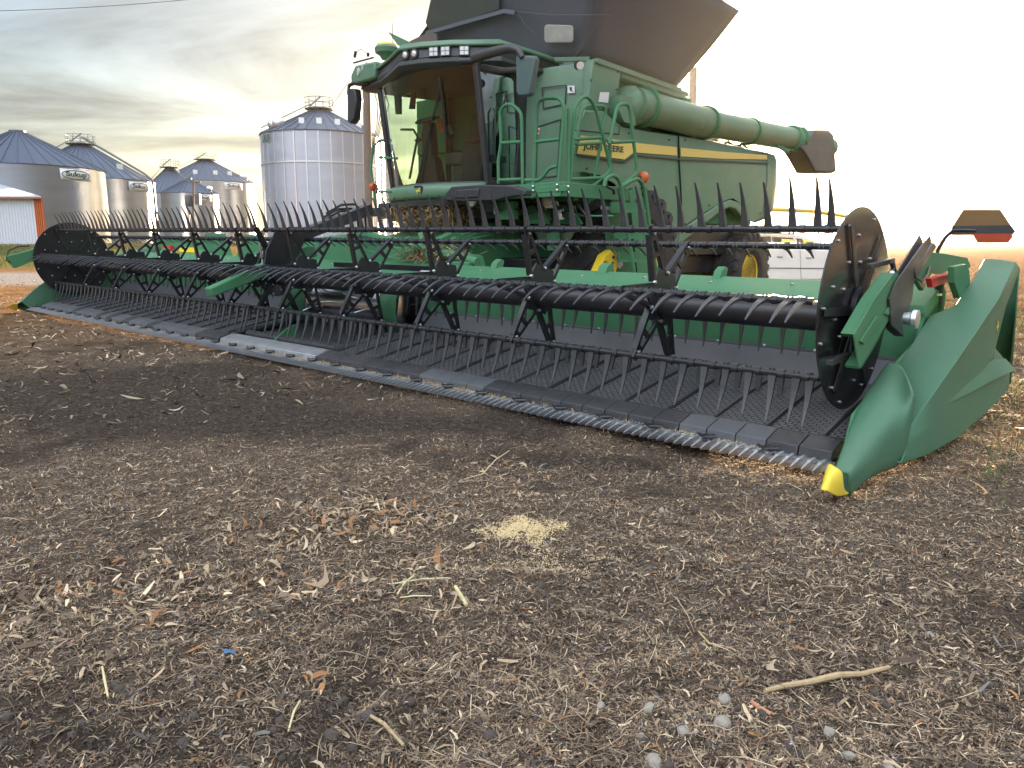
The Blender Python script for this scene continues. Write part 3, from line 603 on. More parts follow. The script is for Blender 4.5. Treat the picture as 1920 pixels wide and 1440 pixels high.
# left divider, seen from inside
q = B(); q.grid(cross_smooth(loft([[TA(x, y, 12.98) for x, y in ((40, 566), (82, 530), (140, 505), (215, 480), (330, 455))], [TA(x, y, 13.06) for x, y in ((30, 572), (79, 532), (130, 508), (210, 478), (330, 452))],
    [TA(x, y, 13.2) for x, y in ((28, 576), (75, 540), (125, 515), (205, 485), (330, 470))], [TA(x, y, 13.1) for x, y in ((50, 584), (90, 580), (140, 570), (230, 545), (330, 520))], [TA(x, y, 12.98) for x, y in ((60, 582), (95, 577), (140, 566), (230, 540), (330, 515))], [TA(x, y, 12.98) for x, y in ((40, 566), (82, 530), (140, 505), (215, 480), (330, 455))]], 5), 4)); q.build('divider_nose', MOLD, hd, smooth=60)
q = B(); q.prism([TA(x, y, 12.96) for x, y in ((98, 577), (115, 590), (140, 590), (165, 575), (150, 560), (110, 566))], U*.06); q.build('shoe_bracket', GREENF, hd)
q = B(); q.grid(cross_smooth(loft([[TA(33, 569, 13.0), TA(22, 572, 13.0), TA(14, 575, 13.05)], [TA(32, 570, 13.2), TA(22, 574, 13.15), TA(14, 576, 13.1)], [TA(33, 581, 13.1), TA(24, 581, 13.1), TA(14, 577, 13.08)], [TA(33, 569, 13.0), TA(22, 572, 13.0), TA(14, 575, 13.05)]], 4), 4)); q.build('divider_tip', YELP, hd)
# left and centre reel arms
q = B(); q.prism([TA(x, y, 13.05) for x, y in ((10, 480), (24, 503), (60, 488), (130, 455), (120, 440), (50, 470))], -U*.12); q.build('reel_arm', GREENF, hd, bevel=.005)
q = B(); q.tube([TA(30, 500, 13.0), TA(12, 488, 13.0), TA(16, 470, 13.0), TA(34, 462, 13.0), TA(56, 461, 13.0)], .012, 8); q.build('arm_hose', HOSE, hd)
q = B(); q.prism([TA(x, y, 6.4) for x, y in ((394, 541), (400, 557), (420, 549), (470, 530), (540, 500), (596, 480), (590, 462), (500, 492), (430, 525))], U*.14); q.build('reel_arm', GREENF, hd, bevel=.012)
q = B(); q.tube([TA(508, 478, 6.5), TA(560, 452, 6.5)], .03, 12); q.bar(TA(540, 450, 6.5), TA(694, 392, 6.5), .13, .13); q.build('lift_cylinder', BLKP, hd, bevel=.01)
q = B()
for dx, dy, ex_ in ((0, 0, 0), (-6, 8, -14), (-3, 12, -10)):
    q.tube([TA(x, y, 6.5+.02*dy) for x, y in ((612+dx, 400+dy), (640+dx, 384+dy), (665+dx, 383+dy), (684+ex_, 400+dy), (686+ex_, 425), (672+ex_, 448))], .014, 8)
for i in range(6):
    q.tube([TA(490+i*3, 478-i*4, 6.5), TA(520+i*4, 470-i*6, 6.5), TA(545+i*2, 448-i*2, 6.4), TA(600, 420, 6.3+.05*i)], .011, 6)
q.build('hydraulic_hose', HOSE, hd)
q = B(); q.tube([TA(487, 458, 6.42), TA(491, 484, 6.42), TA(498, 492, 6.42), TA(530, 478, 6.42)], .012, 8); q.tube([TA(492, 470, 6.42), TA(492, 500, 6.42)], .01, 8); q.build('steel_pipe', STEEL, hd)
q = B(); q.prism([TA(x, y, 6.3) for x, y in ((497, 495), (500, 470), (520, 430), (560, 425), (575, 440), (560, 480), (530, 500))], U*.03); q.build('arm_mount', BLK, hd)
# marker board on its arm at the right end
q = B(); q.tube([TB(1757, 480, 1.9), TB(1759, 468, 1.9), TB(1772, 446, 1.9), TB(1787, 432, 1.9), TB(1802, 431, 1.9), TB(1830, 432, 1.9)], .012, 10); ma = q.build('marker_arm', BLK, hd)
def mk(x, y, b=1.9): return TB(x, y, b)
q = B(); q.prism([mk(x, y) for x, y in ((1806, 393), (1875, 393), (1894, 422), (1786, 424))], V*.02); q.build('marker_board', mat('marker_face', (.16, .09, .03), .4), hd)
q = B(); q.prism([mk(x, y) for x, y in ((1785, 424), (1894, 422), (1903, 434), (1896, 441), (1782, 441))], V*.03); q.build('marker_frame', BLKP, hd)
q = B(); q.prism([mk(x, y, 1.895) for x, y in ((1822, 438), (1896, 438), (1898, 444), (1889, 455), (1833, 455))], V*.03); q.build('marker_reflector', mat('amber_reflector', (.35, .05, .02), .3), hd)

# ------------------------------------------------------------------ COMBINE
cb = thing('combine_harvester', 'large green combine harvester with glass cab, black grain tank flaps and long unloading pipe', 'combine harvester', P(6.45, 6.5, 0))
AC = 6.45; AL = 4.7; AR = 8.2
def pa(pix, a): return [TA(x, y, a) for x, y in pix]
def pb(pix, b): return [TB(x, y, b) for x, y in pix]
# hull behind the side panels
q = B(); q.box(P, AL+.12, AR, 4.3, 9.2, 1.55, 2.75); q.box(P, AL+.5, AR-.5, 4.4, 8.8, .95, 1.6); q.build('hull', GREENF, cb, bevel=.03)
q = B(); q.box(P, AL+.35, AR-.4, 3.6, 9.4, .75, 1.05); q.box(P, AL+.2, AL+.4, 4.2, 8.5, 1.05, 1.5); q.build('chassis', BLK, cb, bevel=.02)
q = B(); q.box(P, AL+.1, AR-.05, 4.25, 6.9, 2.6, 3.42); q.build('grain_tank', GREENF, cb, bevel=.02)
q = B(); q.box(P, AL+.35, AR-.2, 6.9, 8.3, 2.6, 3.05); q.build('engine_deck', BLK, cb, bevel=.02)
# side shroud
side_out = [(1076, 243), (1092, 205), (1128, 207), (1165, 236), (1220, 246), (1272, 253), (1340, 264), (1400, 277), (1438, 284), (1452, 289), (1457, 300), (1457, 345), (1452, 385), (1444, 402), (1430, 413), (1416, 418), (1408, 416),
            (1398, 396), (1388, 380), (1378, 373), (1368, 374), (1345, 386), (1310, 407), (1275, 432), (1262, 440), (1240, 442), (1215, 436), (1195, 425), (1180, 405), (1165, 372), (1150, 345), (1120, 328), (1090, 322), (1068, 322), (1070, 290)]
def inset(pix, a_, cx=1270, cy=340, k=.985): return [TA(cx+(x-cx)*k, cy+(y-cy)*k, a_) for x, y in pix]
n = len(side_out); q = B()
A0 = inset(side_out, AL-.10, k=.972); A1 = inset(side_out, AL-.07, k=.99); A2 = pa(side_out, AL); A3 = pa(side_out, AL+.13)
q.add(A0+A1+A2+A3, [tuple(range(n))] + [(i+j*n, (i+1) % n+j*n, (i+1) % n+(j+1)*n, i+(j+1)*n) for j in range(3) for i in range(n)]); q.build('side_panel', GREEN, cb, smooth=40)
# lower lighter flare over the rear wheel
q = B(); q.prism(pa([(1195, 425), (1215, 437), (1262, 441), (1280, 430), (1345, 386), (1370, 374), (1385, 379), (1398, 398), (1396, 412), (1380, 392), (1368, 389), (1350, 398), (1310, 430), (1262, 470), (1240, 478), (1215, 465)], AL-.12), U*.12); q.build('wheel_arch_panel', GREEN, cb, bevel=.02)
q = B(); q.prism(pa([(1230, 440), (1330, 410), (1370, 392), (1400, 430), (1405, 460), (1310, 475), (1230, 490)], AL+.25), U*.1); q.build('inner_fender', BLK, cb)
# panel seams
q = B()
for path in ([(1272, 254), (1273, 300), (1276, 350), (1278, 400), (1274, 430), (1268, 460)],):
    pts = pa(path, AL-.108)
    for i in range(len(pts)-1): q.bar(pts[i], pts[i+1], .012, .028, -U)
q.tube(pa([(1438, 288), (1438, 340), (1430, 400)], AL-.1), .007, 6); q.tube(pa([(1074, 243), (1160, 252), (1162, 236)], AL-.1), .009, 6)
q.build('panel_seam', BLK, cb)
# dark outline under the stripe, its shade line put into the colour
q = B(); pts = pa([(1082, 290), (1171, 304), (1190, 291), (1272, 299), (1360, 303), (1440, 306)], AL-.112)
for i in range(len(pts)-1): q.bar(pts[i], pts[i+1], .02, .035, -U)
q.build('moulding', mat('stripe_outline_shade', (.03, .045, .04), .45), cb)
st = B(); off = AL-.116
st.prism(pa([(1089, 254), (1190, 266), (1193, 268), (1193, 286), (1186, 287), (1171, 299), (1082, 288)], off), -U*.004)
st.prism(pa([(1193, 268), (1269, 276), (1269, 292), (1193, 286)], off), -U*.004)
st.prism(pa([(1276, 277), (1360, 285), (1438, 291), (1438, 299), (1360, 298), (1276, 293)], off), -U*.004)
sto = st.build('yellow_stripe', mat('stripe_yellow', (.62, .48, .12), .35, var=.04, dust=.05), cb)
tx = text('lettering', 'JOHN DEERE', TA(1133, 277.5, off-.006), TA(1171, 282, off)-TA(1096, 274.5, off), Z, .105, mat('lettering_black', (.015, .03, .02), .4), sto, width=(TA(1171, 282, off)-TA(1096, 274.5, off)).length, bold=.002)
# rear end
q = B(); q.prism([P(AL+.02, 9.0, 1.6), P(AL+.02, 9.35, 1.75), P(AL+.02, 9.5, 2.2), P(AL+.02, 9.45, 2.75), P(AL+.02, 8.9, 2.8)], U*3.3); q.build('rear_hood', GREEN, cb, bevel=.05)
q = B(); q.tube([TA(1448, 393, 5.0), TA(1520, 396, 5.0), TA(1588, 406, 5.0)], .045, 8); q.tube([TA(1448, 393, 5.0), TA(1425, 400, 5.0)], .045, 8); q.build('tail_bar', YEL, cb)  # yellow puts the golden light on this dark bar into its paint
# front-left column behind the cab
q = B(); fl = [(4.70, 4.2), (5.52, 3.82), (5.9, 3.9), (5.9, 4.5), (4.75, 4.6)]
q.prism([P(a, b, 1.95) for a, b in fl], Z*.9)
q.hexa([P(4.70, 4.2, 2.85), P(5.52, 3.82, 2.85), P(5.9, 4.6, 2.85), P(4.72, 4.6, 2.85), P(4.74, 4.22, 3.52), P(5.52, 3.86, 3.46), P(5.9, 4.6, 3.5), P(4.74, 4.6, 3.48)])
q.build('tank_front_panel', GREEN, cb, bevel=.03)
q = B(); q.prism(pa([(1112, 110), (1166, 131), (1160, 170), (1150, 206), (1100, 206), (1106, 160)], 4.66), U*.12); q.build('upper_side_panel', GREEN, cb, bevel=.02)
q = B()
def onw(x, y, d=.0):   # front panel plane from (4.7,4.2) to (5.52,3.82)
    n_ = (P(5.52, 3.82, 0)-P(4.70, 4.2, 0)).cross(Z).normalized(); p0 = P(4.70, 4.2, 0); dd = ray(x, y); t = (p0-CAM).dot(n_)/dd.dot(n_); 
    if n_.dot(CAM-p0) < 0: n_ = -n_
    return CAM+dd*t+n_*d
def frame(q, pix, w=.012, d=.012):
    pts = [onw(x, y, d) for x, y in pix]
    for i in range(len(pts)): q.bar(pts[i], pts[(i+1) % len(pts)], w, w)
frame(q, [(1017, 165), (1062, 160), (1060, 195), (1019, 204)]); frame(q, [(1008, 238), (1052, 224), (1045, 330), (1005, 335)])
q.build('access_door', BLK, cb)
q = B(); q.prism([onw(x, y, .016) for x, y in ((1065, 161), (1078, 161), (1078, 175), (1065, 175))], Z*.0+V*-.003); q.prism([onw(x, y, .016) for x, y in ((1007, 241), (1013, 240), (1012, 252), (1007, 252))], V*-.003)
q.prism([TA(x, y, 4.655) for x, y in ((1125, 173), (1142, 173), (1140, 193), (1122, 191))], -U*.003)
q.mi = 1; q.prism([onw(x, y, .02) for x, y in ((1068, 164), (1073, 164), (1073, 170), (1076, 173), (1070, 171))], V*-.002); q.mi = 2; q.prism([onw(x, y, .02) for x, y in ((1008, 244), (1012, 243), (1012, 249), (1008, 249))], V*-.002)
q.build('warning_sticker', [WHT, BLK, RED], cb)
q = B(); q.bar(TB(1080, 105, 3.9), TB(1092, 92, 3.9), .03, .02); q.lathe(TB(1087, 122, 3.9), -V-Z*.2, [(0, .05), (.03, .06), (.05, .055)], 16); q.build('work_light', BLKP, cb)
q = B(); q.lathe(TB(1088, 123, 3.86), -V-Z*.2-U*.3, [(0, .048), (.012, .044)], 16); q.build('work_light_lens', LAMP, cb)
# hopper flaps
top_fl = P(4.12, 3.62, 4.75); top_rl = TA(1386, 20, 4.1); top_rl2 = TA(1335, -2, 4.1); bot_fl = P(4.76, 4.22, 3.54); bot_rl = TA(1268, 163, 4.76)
ft_r = TB(878, -62, 3.7); fb_r = TB(752, 118, 4.12)
def flap(q, pts, th, nrm, sag=.03, nu=14, nv=10):
    a_, b_, c_, d_ = pts; rows = []
    for i in range(nv+1):
        v_ = i/nv; r = []
        for j in range(nu+1):
            u_ = j/nu; p = (a_*(1-u_)+b_*u_)*(1-v_) + (d_*(1-u_)+c_*u_)*v_
            w = sag*math.sin(math.pi*v_)*(math.sin(3*math.pi*u_+v_*2)*.6+.4*math.sin(7*u_+3*v_)); r.append(p+nrm*w)
        rows.append(r)
    q.grid(rows)
q = B(); flap(q, (bot_fl, bot_rl, top_rl, top_fl), .02, U, .025); q.build('tank_flap', TANK, cb, solid=.02, smooth=60)
q = B(); flap(q, (fb_r, bot_fl, top_fl, ft_r), .02, V, .05); q.build('tank_flap', TANK, cb, solid=.02, smooth=60)
q = B(); flap(q, (bot_rl, P(8.1, 6.9, 3.5), P(8.7, 7.3, 4.7), top_rl), .02, V, .03); flap(q, (P(8.1, 6.9, 3.5), fb_r, ft_r, P(8.7, 7.3, 4.7)), .02, U, .03); q.build('tank_flap', TANK, cb, solid=.02, smooth=60)
def fron(x, y, d=.03):    # plane of the front flap
    n_ = (top_fl-bot_fl).cross(fb_r-bot_fl).normalized()
    if n_.dot(CAM-bot_fl) < 0: n_ = -n_
    dd = ray(x, y); t = (bot_fl-CAM).dot(n_)/dd.dot(n_); return CAM+dd*t+n_*d
wp = []
for cx_, cy_, a0_ in ((1076, 50, -90), (1076, 70, 0), (1034, 70, 90), (1034, 49, 180)):
    for i in range(5):
        t = math.radians(a0_+i*22.5); wp.append((cx_+6*math.cos(t), cy_+6*math.sin(t)))
q = B(); q.prism([fron(x, y, .075) for x, y in wp], (fron(1050, 60, .01)-fron(1050, 60, 0))); q.build('tank_window', mat('milky_window', (.42, .42, .40), .35, var=.4, vs=9, bump=.3, bs=8), cb, bevel=.006)
q = B(); q.prism([fron(x, y, .08) for x, y in ((821, -25), (944, -25), (944, 14), (815, 57), (806, 40))], V*-.01); q.build('flap_panel', mat('grey_green_flap', (.055, .075, .08), .5, dust=.1), cb)
q = B(); q.bar(fron(808, 59, .1), fron(955, 17, .1), .03, .05); q.bar(fron(955, 17, .1), fron(975, 20, .1), .03, .05); q.build('flap_rib', TANK, cb)
q = B()
for a1, a2 in (((944, 17), (1150, 25)), ((975, 20), (1010, 60)), ((1085, 98), (1150, 10))): q.tube([fron(*a1, .06), fron((a1[0]+a2[0])/2, (a1[1]+a2[1])/2+4, .085), fron(*a2, .06)], .007, 6)
q.build('flap_seam', TANK, cb)
q = B(); q.prism(pb([(728, 60), (766, 78), (775, 100), (765, 96), (745, 84)], 3.75), V*.03); q.build('flap_corner', GREEN, cb)
q = B(); q.prism(pb([(766, 78), (800, 62), (818, 62), (822, 90), (775, 100)], 3.85), V*.03); q.build('flap_corner', mat('brown_flap_lining', (.10, .08, .075), .7), cb)
q = B(); q.bar(P(4.68, 4.2, 3.50), bot_rl+Z*-.06-U*.05, .10, .07); q.bar(bot_fl, fb_r, .05, .06); q.build('tank_rim', GREEN, cb, bevel=.01)
q = B(); q.prism(pa([(1166, 133), (1291, 172), (1293, 181), (1268, 183), (1166, 146)], 4.68), U*.18); q.build('tank_rim', GREEN, cb, bevel=.015)
q = B(); q.prism(pa([(1163, 148), (1270, 182), (1240, 198), (1220, 196), (1160, 172)], 4.85), U*1.5); q.build('tank_sill', BLK, cb)
q = B()
for x, y in ((1118, 118), (1158, 134), (1156, 168), (1108, 150), (1104, 196)): q.lathe(TA(x, y, 4.655), -U, [(0, .014), (.01, .014), (.012, .006)], 8)
for x, y in ((1285, 262), (1360, 270), (1430, 288), (1285, 420), (1330, 385), (1255, 262), (1180, 250), (1100, 316), (1240, 432), (1425, 400)): q.lathe(TA(x, y, AL-.105), -U, [(0, .015), (.008, .013), (.01, .006)], 8)
q.build('panel_latch', BLK, cb)
q = B()
for i in range(9): q.tube(pb([(985+i*9, 372+(i%3)*5), (992+i*9, 386+(i%4)*4), (1000+i*10, 380+(i%2)*14), (1010+i*12, 398+(i%3)*8)], 3.28+.03*(i%3)), .009+.003*(i%3), 6)
q.tube(pb([(905, 378), (930, 392), (955, 386), (985, 400), (1010, 396)], 3.1), .014, 6); q.tube(pb([(760, 372), (800, 384), (850, 380), (900, 390)], 3.0), .014, 6); q.build('hydraulic_hose', HOSE, cb)
q = B(); q.box(P, 5.2, 5.35, 3.05, 3.15, 1.60, 1.72); q.box(P, 4.62, 4.78, 3.3, 3.45, 1.66, 1.80); q.prism(pb([(1040, 392), (1052, 391), (1053, 412), (1041, 413)], 3.3), V*.05); q.build('valve_block', GALV, cb, bevel=.006)
q = B(); q.lathe(TB(888, 380, 3.0), -V, [(0, .05), (.04, .06), (.05, .05)], 16); q.build('lower_light', LAMP, cb)
# unloading auger
q = B(); ay0, ay1 = TA(1186, 196, 4.62), TA(1300, 226, 4.6); a2, a3 = TA(1324, 231, 4.6), TA(1490, 262, 4.58); a4 = TA(1555, 277, 4.56)
q.tube([ay0, ay1], .225, 32); q.tube([ay1, a2], .225, 32); q.tube([a2, a3], .198, 32); q.tube([a3, a4], .18, 32)
q.build('unloading_pipe', GREEN, cb)
q = B(); d_ = (a3-ay0).normalized()
for p, r in ((TA(1207, 201, 4.62), .265), (TA(1322, 230, 4.6), .25), (TA(1404, 246, 4.6), .225), (TA(1482, 260, 4.58), .24), (TA(1494, 262, 4.58), .235)): q.lathe(p, d_, [(-.03, r-.03), (-.03, r), (.03, r), (.03, r-.03)], 32)
q.bar(TA(1456, 272, 4.5), TA(1478, 284, 4.5), .05, .06); q.tube([TA(1420, 262, 4.5), TA(1450, 275, 4.5), TA(1480, 280, 4.5), TA(1510, 286, 4.5)], .018, 8); q.bar(TA(1500, 284, 4.5), TA(1520, 290, 4.5), .06, .05)
q.bar(TA(1375, 222, 4.6), TA(1382, 224, 4.6), .05, .05); q.bar(TA(1506, 240, 4.6), TA(1512, 246, 4.6), .04, .05)
q.build('pipe_flange', GREENF, cb)
q = B(); q.prism(pa([(1519, 258), (1528, 243), (1554, 243), (1564, 252), (1569, 322), (1562, 325), (1529, 323), (1515, 296), (1506, 282), (1500, 276)], 4.38), U*.38); q.build('spout', BLKP, cb, bevel=.03)
q = B(); q.sphere(TA(1180, 200, 4.7), .27, 20); q.prism(pa([(1162, 178), (1190, 182), (1192, 236), (1170, 228), (1160, 205)], 4.52), U*.3); q.build('pipe_elbow', GREEN, cb, smooth=50)
q = B()
for i in range(7): q.tube([TA(1225+i*26, 247+i*4.5, 4.75), TA(1235+i*26, 243+i*4.5, 4.75), TA(1248+i*26, 252+i*4.5, 4.75)], .02, 6)
q.build('deck_hose', HOSE, cb)
# deck behind pipe
q = B(); q.prism(pa([(1200, 246), (1390, 272), (1395, 280), (1300, 268), (1200, 262)], 4.9), U*.5); q.build('deck_guard', BLK, cb)

# ---- wheels
def wheel(c, w, R, rim, name, label=None):
    c = Vector(c); ax = -U   # outer face towards -U
    q = B(); hw = w/2
    q.lathe(c, ax, [(-hw*.72, rim), (-hw*.95, rim+.08), (-hw, R*.80), (-hw*.88, R*.94), (-hw*.6, R*.965), (0, R*.97), (hw*.6, R*.965), (hw*.88, R*.94), (hw, R*.80), (hw*.95, rim+.08), (hw*.72, rim)], 64)
    nl = 22; x = V; 
    for sd in (-1, 1):
        for i in range(nl):
            t0 = 2*math.pi*(i+(.5 if sd > 0 else 0))/nl; pts = []
            def pt(tt, off, rr): return c + ax*off*sd + (V*math.cos(tt)+Z*math.sin(tt))*rr
            dt = -.30; wd = .05/R*1.3
            lo = [pt(t0-wd, .01, R*.955), pt(t0+wd, .01, R*.955), pt(t0+dt+wd, hw*.97, R*.91), pt(t0+dt-wd, hw*.97, R*.91)]
            hi = [pt(t0-wd*.7, .01, R), pt(t0+wd*.7, .01, R), pt(t0+dt+wd*.7, hw*.93, R*.985), pt(t0+dt-wd*.7, hw*.93, R*.985)]
            q.hexa(lo+hi)
            q.hexa([pt(t0+dt-wd, hw*.96, R*.90), pt(t0+dt+wd, hw*.96, R*.90), pt(t0+dt+wd*.6, hw*1.0, R*.80), pt(t0+dt-wd*.6, hw*1.0, R*.80), pt(t0+dt-wd*.7, hw*.93, R*.985), pt(t0+dt+wd*.7, hw*.93, R*.985), pt(t0+dt+wd*.5, hw*1.04, R*.82), pt(t0+dt-wd*.5, hw*1.04, R*.82)])
    wheel_ = q.build(name, RUB, cb, smooth=30, merge=False)
    q = B(); q.lathe(c, ax, [(-hw*.72, rim*.98), (-hw*.72, rim*.86), (hw*.1, rim*.80), (hw*.1, rim*.3), (hw*.16, rim*.28), (hw*.16, .0)], 40)
    q.lathe(c, ax, [(hw*.72, rim*1.02), (hw*.78, rim*1.0), (hw*.70, rim*.94), (hw*.5, rim*.86), (hw*.3, rim*.84), (hw*.28, rim*.80), (hw*.1, rim*.79)], 40)
    r_ = q.build('rim', YEL, wheel_, smooth=35)
    q = B()
    for i in range(10):
        t = 2*math.pi*i/10; q.lathe(c+ax*hw*.1+(V*math.cos(t)+Z*math.sin(t))*rim*.5, ax, [(0, .02), (.03, .02)], 6)
    q.lathe(c+ax*hw*.1, ax, [(0, rim*.3), (.12, rim*.26), (.14, rim*.1), (.14, 0)], 20); q.build('hub', BLK, wheel_)
wheel(P(4.78, 4.98, 1.0), .85, 1.0, .52, 'front_wheel'); wheel(P(8.1, 4.98, 1.0), .85, 1.0, .52, 'front_wheel')
wheel(P(4.95, 9.0, .72), .62, .74, .33, 'rear_wheel'); wheel(P(7.9, 9.0, .72), .62, .74, .33, 'rear_wheel')
q = B(); q.tube([P(5.2, 4.98, 1.0), P(7.7, 4.98, 1.0)], .18, 16); q.tube([P(5.2, 9.0, .72), P(7.7, 9.0, .72)], .09, 12); q.build('axle', GREENF, cb)
q = B(); q.lathe(P(5.36, 4.4, 1.55), U, [(0, .38), (.04, .42), (.12, .42), (.14, .36)], 32); q.build('drive_cover', GREENF, cb)
# feeder house with straw on it
q = B(); q.hexa([P(5.75, 1.95, .55), P(7.15, 1.95, .55), P(7.15, 4.3, 1.0), P(5.75, 4.3, 1.0), P(5.75, 1.95, 1.12), P(7.15, 1.95, 1.12), P(7.15, 4.3, 1.72), P(5.75, 4.3, 1.72)])
q.box(P, 5.6, 7.3, 1.93, 2.1, .45, 1.2); q.prism([P(5.74, b, z) for b, z in ((2.2, 1.0), (3.6, 1.42), (3.6, 1.52), (2.2, 1.12))], -U*.03); q.build('feeder_house', GREENF, cb, bevel=.02)
q = B(); q.prism([P(5.72, b, z) for b, z in ((2.1, .95), (2.9, 1.05), (3.0, 1.3), (2.6, 1.38), (2.1, 1.2))], -U*.12); q.tube([P(5.6, 2.0, 1.0), P(5.58, 2.6, 1.25), P(5.6, 3.3, 1.35)], .02, 8); q.lathe(P(5.6, 2.6, 1.2), -U, [(0, .12), (.06, .12), (.07, .04)], 20); q.build('feeder_drive', GREENF, cb, bevel=.01)
q = B(); q.box(P, 5.3, 7.6, 3.25, 4.3, 1.55, 1.9); q.prism([P(5.15, b, z) for b, z in ((3.05, 1.62), (4.2, 1.5), (4.2, 1.9), (3.05, 1.9))], U*.4); q.build('cab_subframe', BLK, cb, bevel=.02)
q = B()
for a_, z0, b_ in ((5.3, 1.75, 3.05), (5.0, 1.70, 3.3), (4.75, 1.70, 3.5)): q.box(P, a_-.28, a_, b_, b_+.1, z0-.22, z0); 
q.prism(pb([(985, 372), (1075, 368), (1075, 376), (985, 380)], 3.35), V*.1); q.prism(pb([(965, 392), (1000, 390), (1000, 402), (965, 404)], 3.3), V*.1); q.prism(pb([(1020, 380), (1040, 378), (1046, 470), (1026, 470)], 3.5), V*.06); q.tube([TB(1062, 405, 3.4), TB(1150, 405, 3.4)], .012, 8)
q.prism(pb([(1030, 376), (1060, 372), (1090, 420), (1076, 424)], 3.6), V*.05); q.build('front_frame', GREENF, cb, bevel=.008)
q = B(); q.lathe(TB(1045, 418, 3.75), -V, [(0, .30), (.03, .32), (.1, .30), (.12, .1)], 30); q.build('drive_shield', mat('pale_green_shield', (.09, .17, .10), .5, dust=.3), cb)
# straw bunch on the feeder house
def strands(name, fn, n, L0, L1, m, parent=None, wid=.0035, **kw):
    q = B()
    for i in range(n):
        c, nrm = fn(); L_ = random.uniform(L0, L1); d = Vector((random.gauss(0, 1), random.gauss(0, 1), random.gauss(0, .35))).normalized(); side = d.cross(Z)
        if side.length < .1: side = Vector((1, 0, 0))
        side = side.normalized()*wid*random.uniform(.6, 1.5); bend = Vector((random.gauss(0, .15), random.gauss(0, .15), random.gauss(0, .12)))*L_
        p = [c-d*L_/2, c+bend*.6+Z*.004, c+d*L_/2]
        q.add([p[0]-side, p[0]+side, p[1]-side, p[1]+side, p[2]-side*.5, p[2]+side*.5], [(0, 1, 3, 2), (2, 3, 5, 4)])
    return q.build(name, m, parent, smooth=0, recalc=False)
tag(strands('straw_pile', lambda: (P(random.uniform(5.8, 7.1), random.uniform(2.6, 3.9), 0)+Z*(1.28+.2*random.random()+.26*(random.random()**.5)), Z), 4200, .06, .22, STRAW, None, .004), 'tangled golden straw heaped on top of the feeder house below the cab', 'straw', kind='stuff')
tag(strands('straw_pile', lambda: (P(random.gauss(5.45, .22), random.gauss(2.05, .10), 1.02+abs(random.gauss(0, .10))), Z), 1300, .08, .32, STRAW, None, .004), 'loose straw caught on the header top beside the feeder house', 'straw', kind='stuff')
# final drive bracket
q = B(); q.prism(pa([(1118, 518), (1122, 508), (1135, 478), (1150, 468), (1156, 474), (1158, 500), (1152, 518), (1138, 519), (1139, 508), (1141, 490), (1133, 490), (1124, 512), (1128, 519)], 4.25), U*.12)
q.mi = 1
for x, y in ((1149, 482), (1147, 494), (1147, 506)): q.lathe(TA(x, y, 4.25), -U, [(0, .022), (.02, .022), (.03, .01)], 8)
q.build('axle_bracket', [YEL, BLK], cb, bevel=.006)

# ---- cab
cab_l, cab_r = 5.52, 7.38
def wscur(t, z):     # windshield surface: t 0..1 from machine left to right
    k = (z-2.0)/1.4; a = cab_l+(cab_r-cab_l)*t; b = 3.12-.30*(1-(2*t-1)**2)-.20*k; return P(a, b, z)
q = B(); q.grid([[wscur(i/16, 2.0+1.42*j/8) for i in range(17)] for j in range(9)]); q.build('windshield', GLASS, cb, smooth=80)
def doorpt(b, z, a=None): return P(cab_l if a is None else a, b, z)
def winprism(a, pts, m, name): q = B(); q.add([P(a, b, z) for b, z in pts], [tuple(range(len(pts)))]); return q.build(name, m, cb)
wl = [(3.10, 2.02), (3.62, 2.02), (3.66, 2.6), (3.60, 3.3), (2.95, 3.40)]
winprism(cab_l, wl, DOORGL, 'door_glass'); winprism(cab_r, [(3.12, 2.02), (4.2, 2.02), (4.2, 3.3), (2.95, 3.4)], GLASS, 'side_glass')
q = B()
q.bar(P(cab_l, 3.13, 1.98), P(cab_l, 2.92, 3.42), .075, .06); q.bar(P(cab_r, 3.13, 1.98), P(cab_r, 2.92, 3.42), .075, .07)
q.prism([P(cab_l-.02, b, z) for b, z in ((3.60, 1.95), (3.92, 1.95), (3.95, 3.45), (3.40, 3.45), (3.62, 3.28), (3.70, 3.0), (3.68, 2.5))], U*.10)
q.bar(P(cab_r, 4.2, 1.95), P(cab_r, 4.2, 3.45), .10, .08); q.bar(P(cab_l, 3.1, 1.99), P(cab_l, 3.9, 1.99), .07, .07); q.bar(P(cab_r, 3.1, 1.99), P(cab_r, 4.2, 1.99), .07, .07)
pts = [wscur(i/16, 1.99) for i in range(17)]; q.tube(pts, .03, 8); pts = [wscur(i/16, 3.42) for i in range(17)]; q.tube(pts, .045, 8)
q.bar(P(cab_l, 2.9, 3.42), P(cab_l, 3.95, 3.44), .09, .12); q.bar(P(cab_r, 2.9, 3.42), P(cab_r, 4.2, 3.44), .09, .12)
q.build('cab_frame', BLKP, cb, bevel=.01)
q = B(); q.box(P, cab_l+.02, 6.3, 4.2, 4.26, 1.95, 3.45); q.box(P, 6.3, 6.85, 4.2, 4.26, 1.95, 2.5); q.box(P, cab_l+.03, cab_r-.03, 3.0, 4.2, 1.90, 1.96); q.build('cab_rear_wall', INTM, cb)
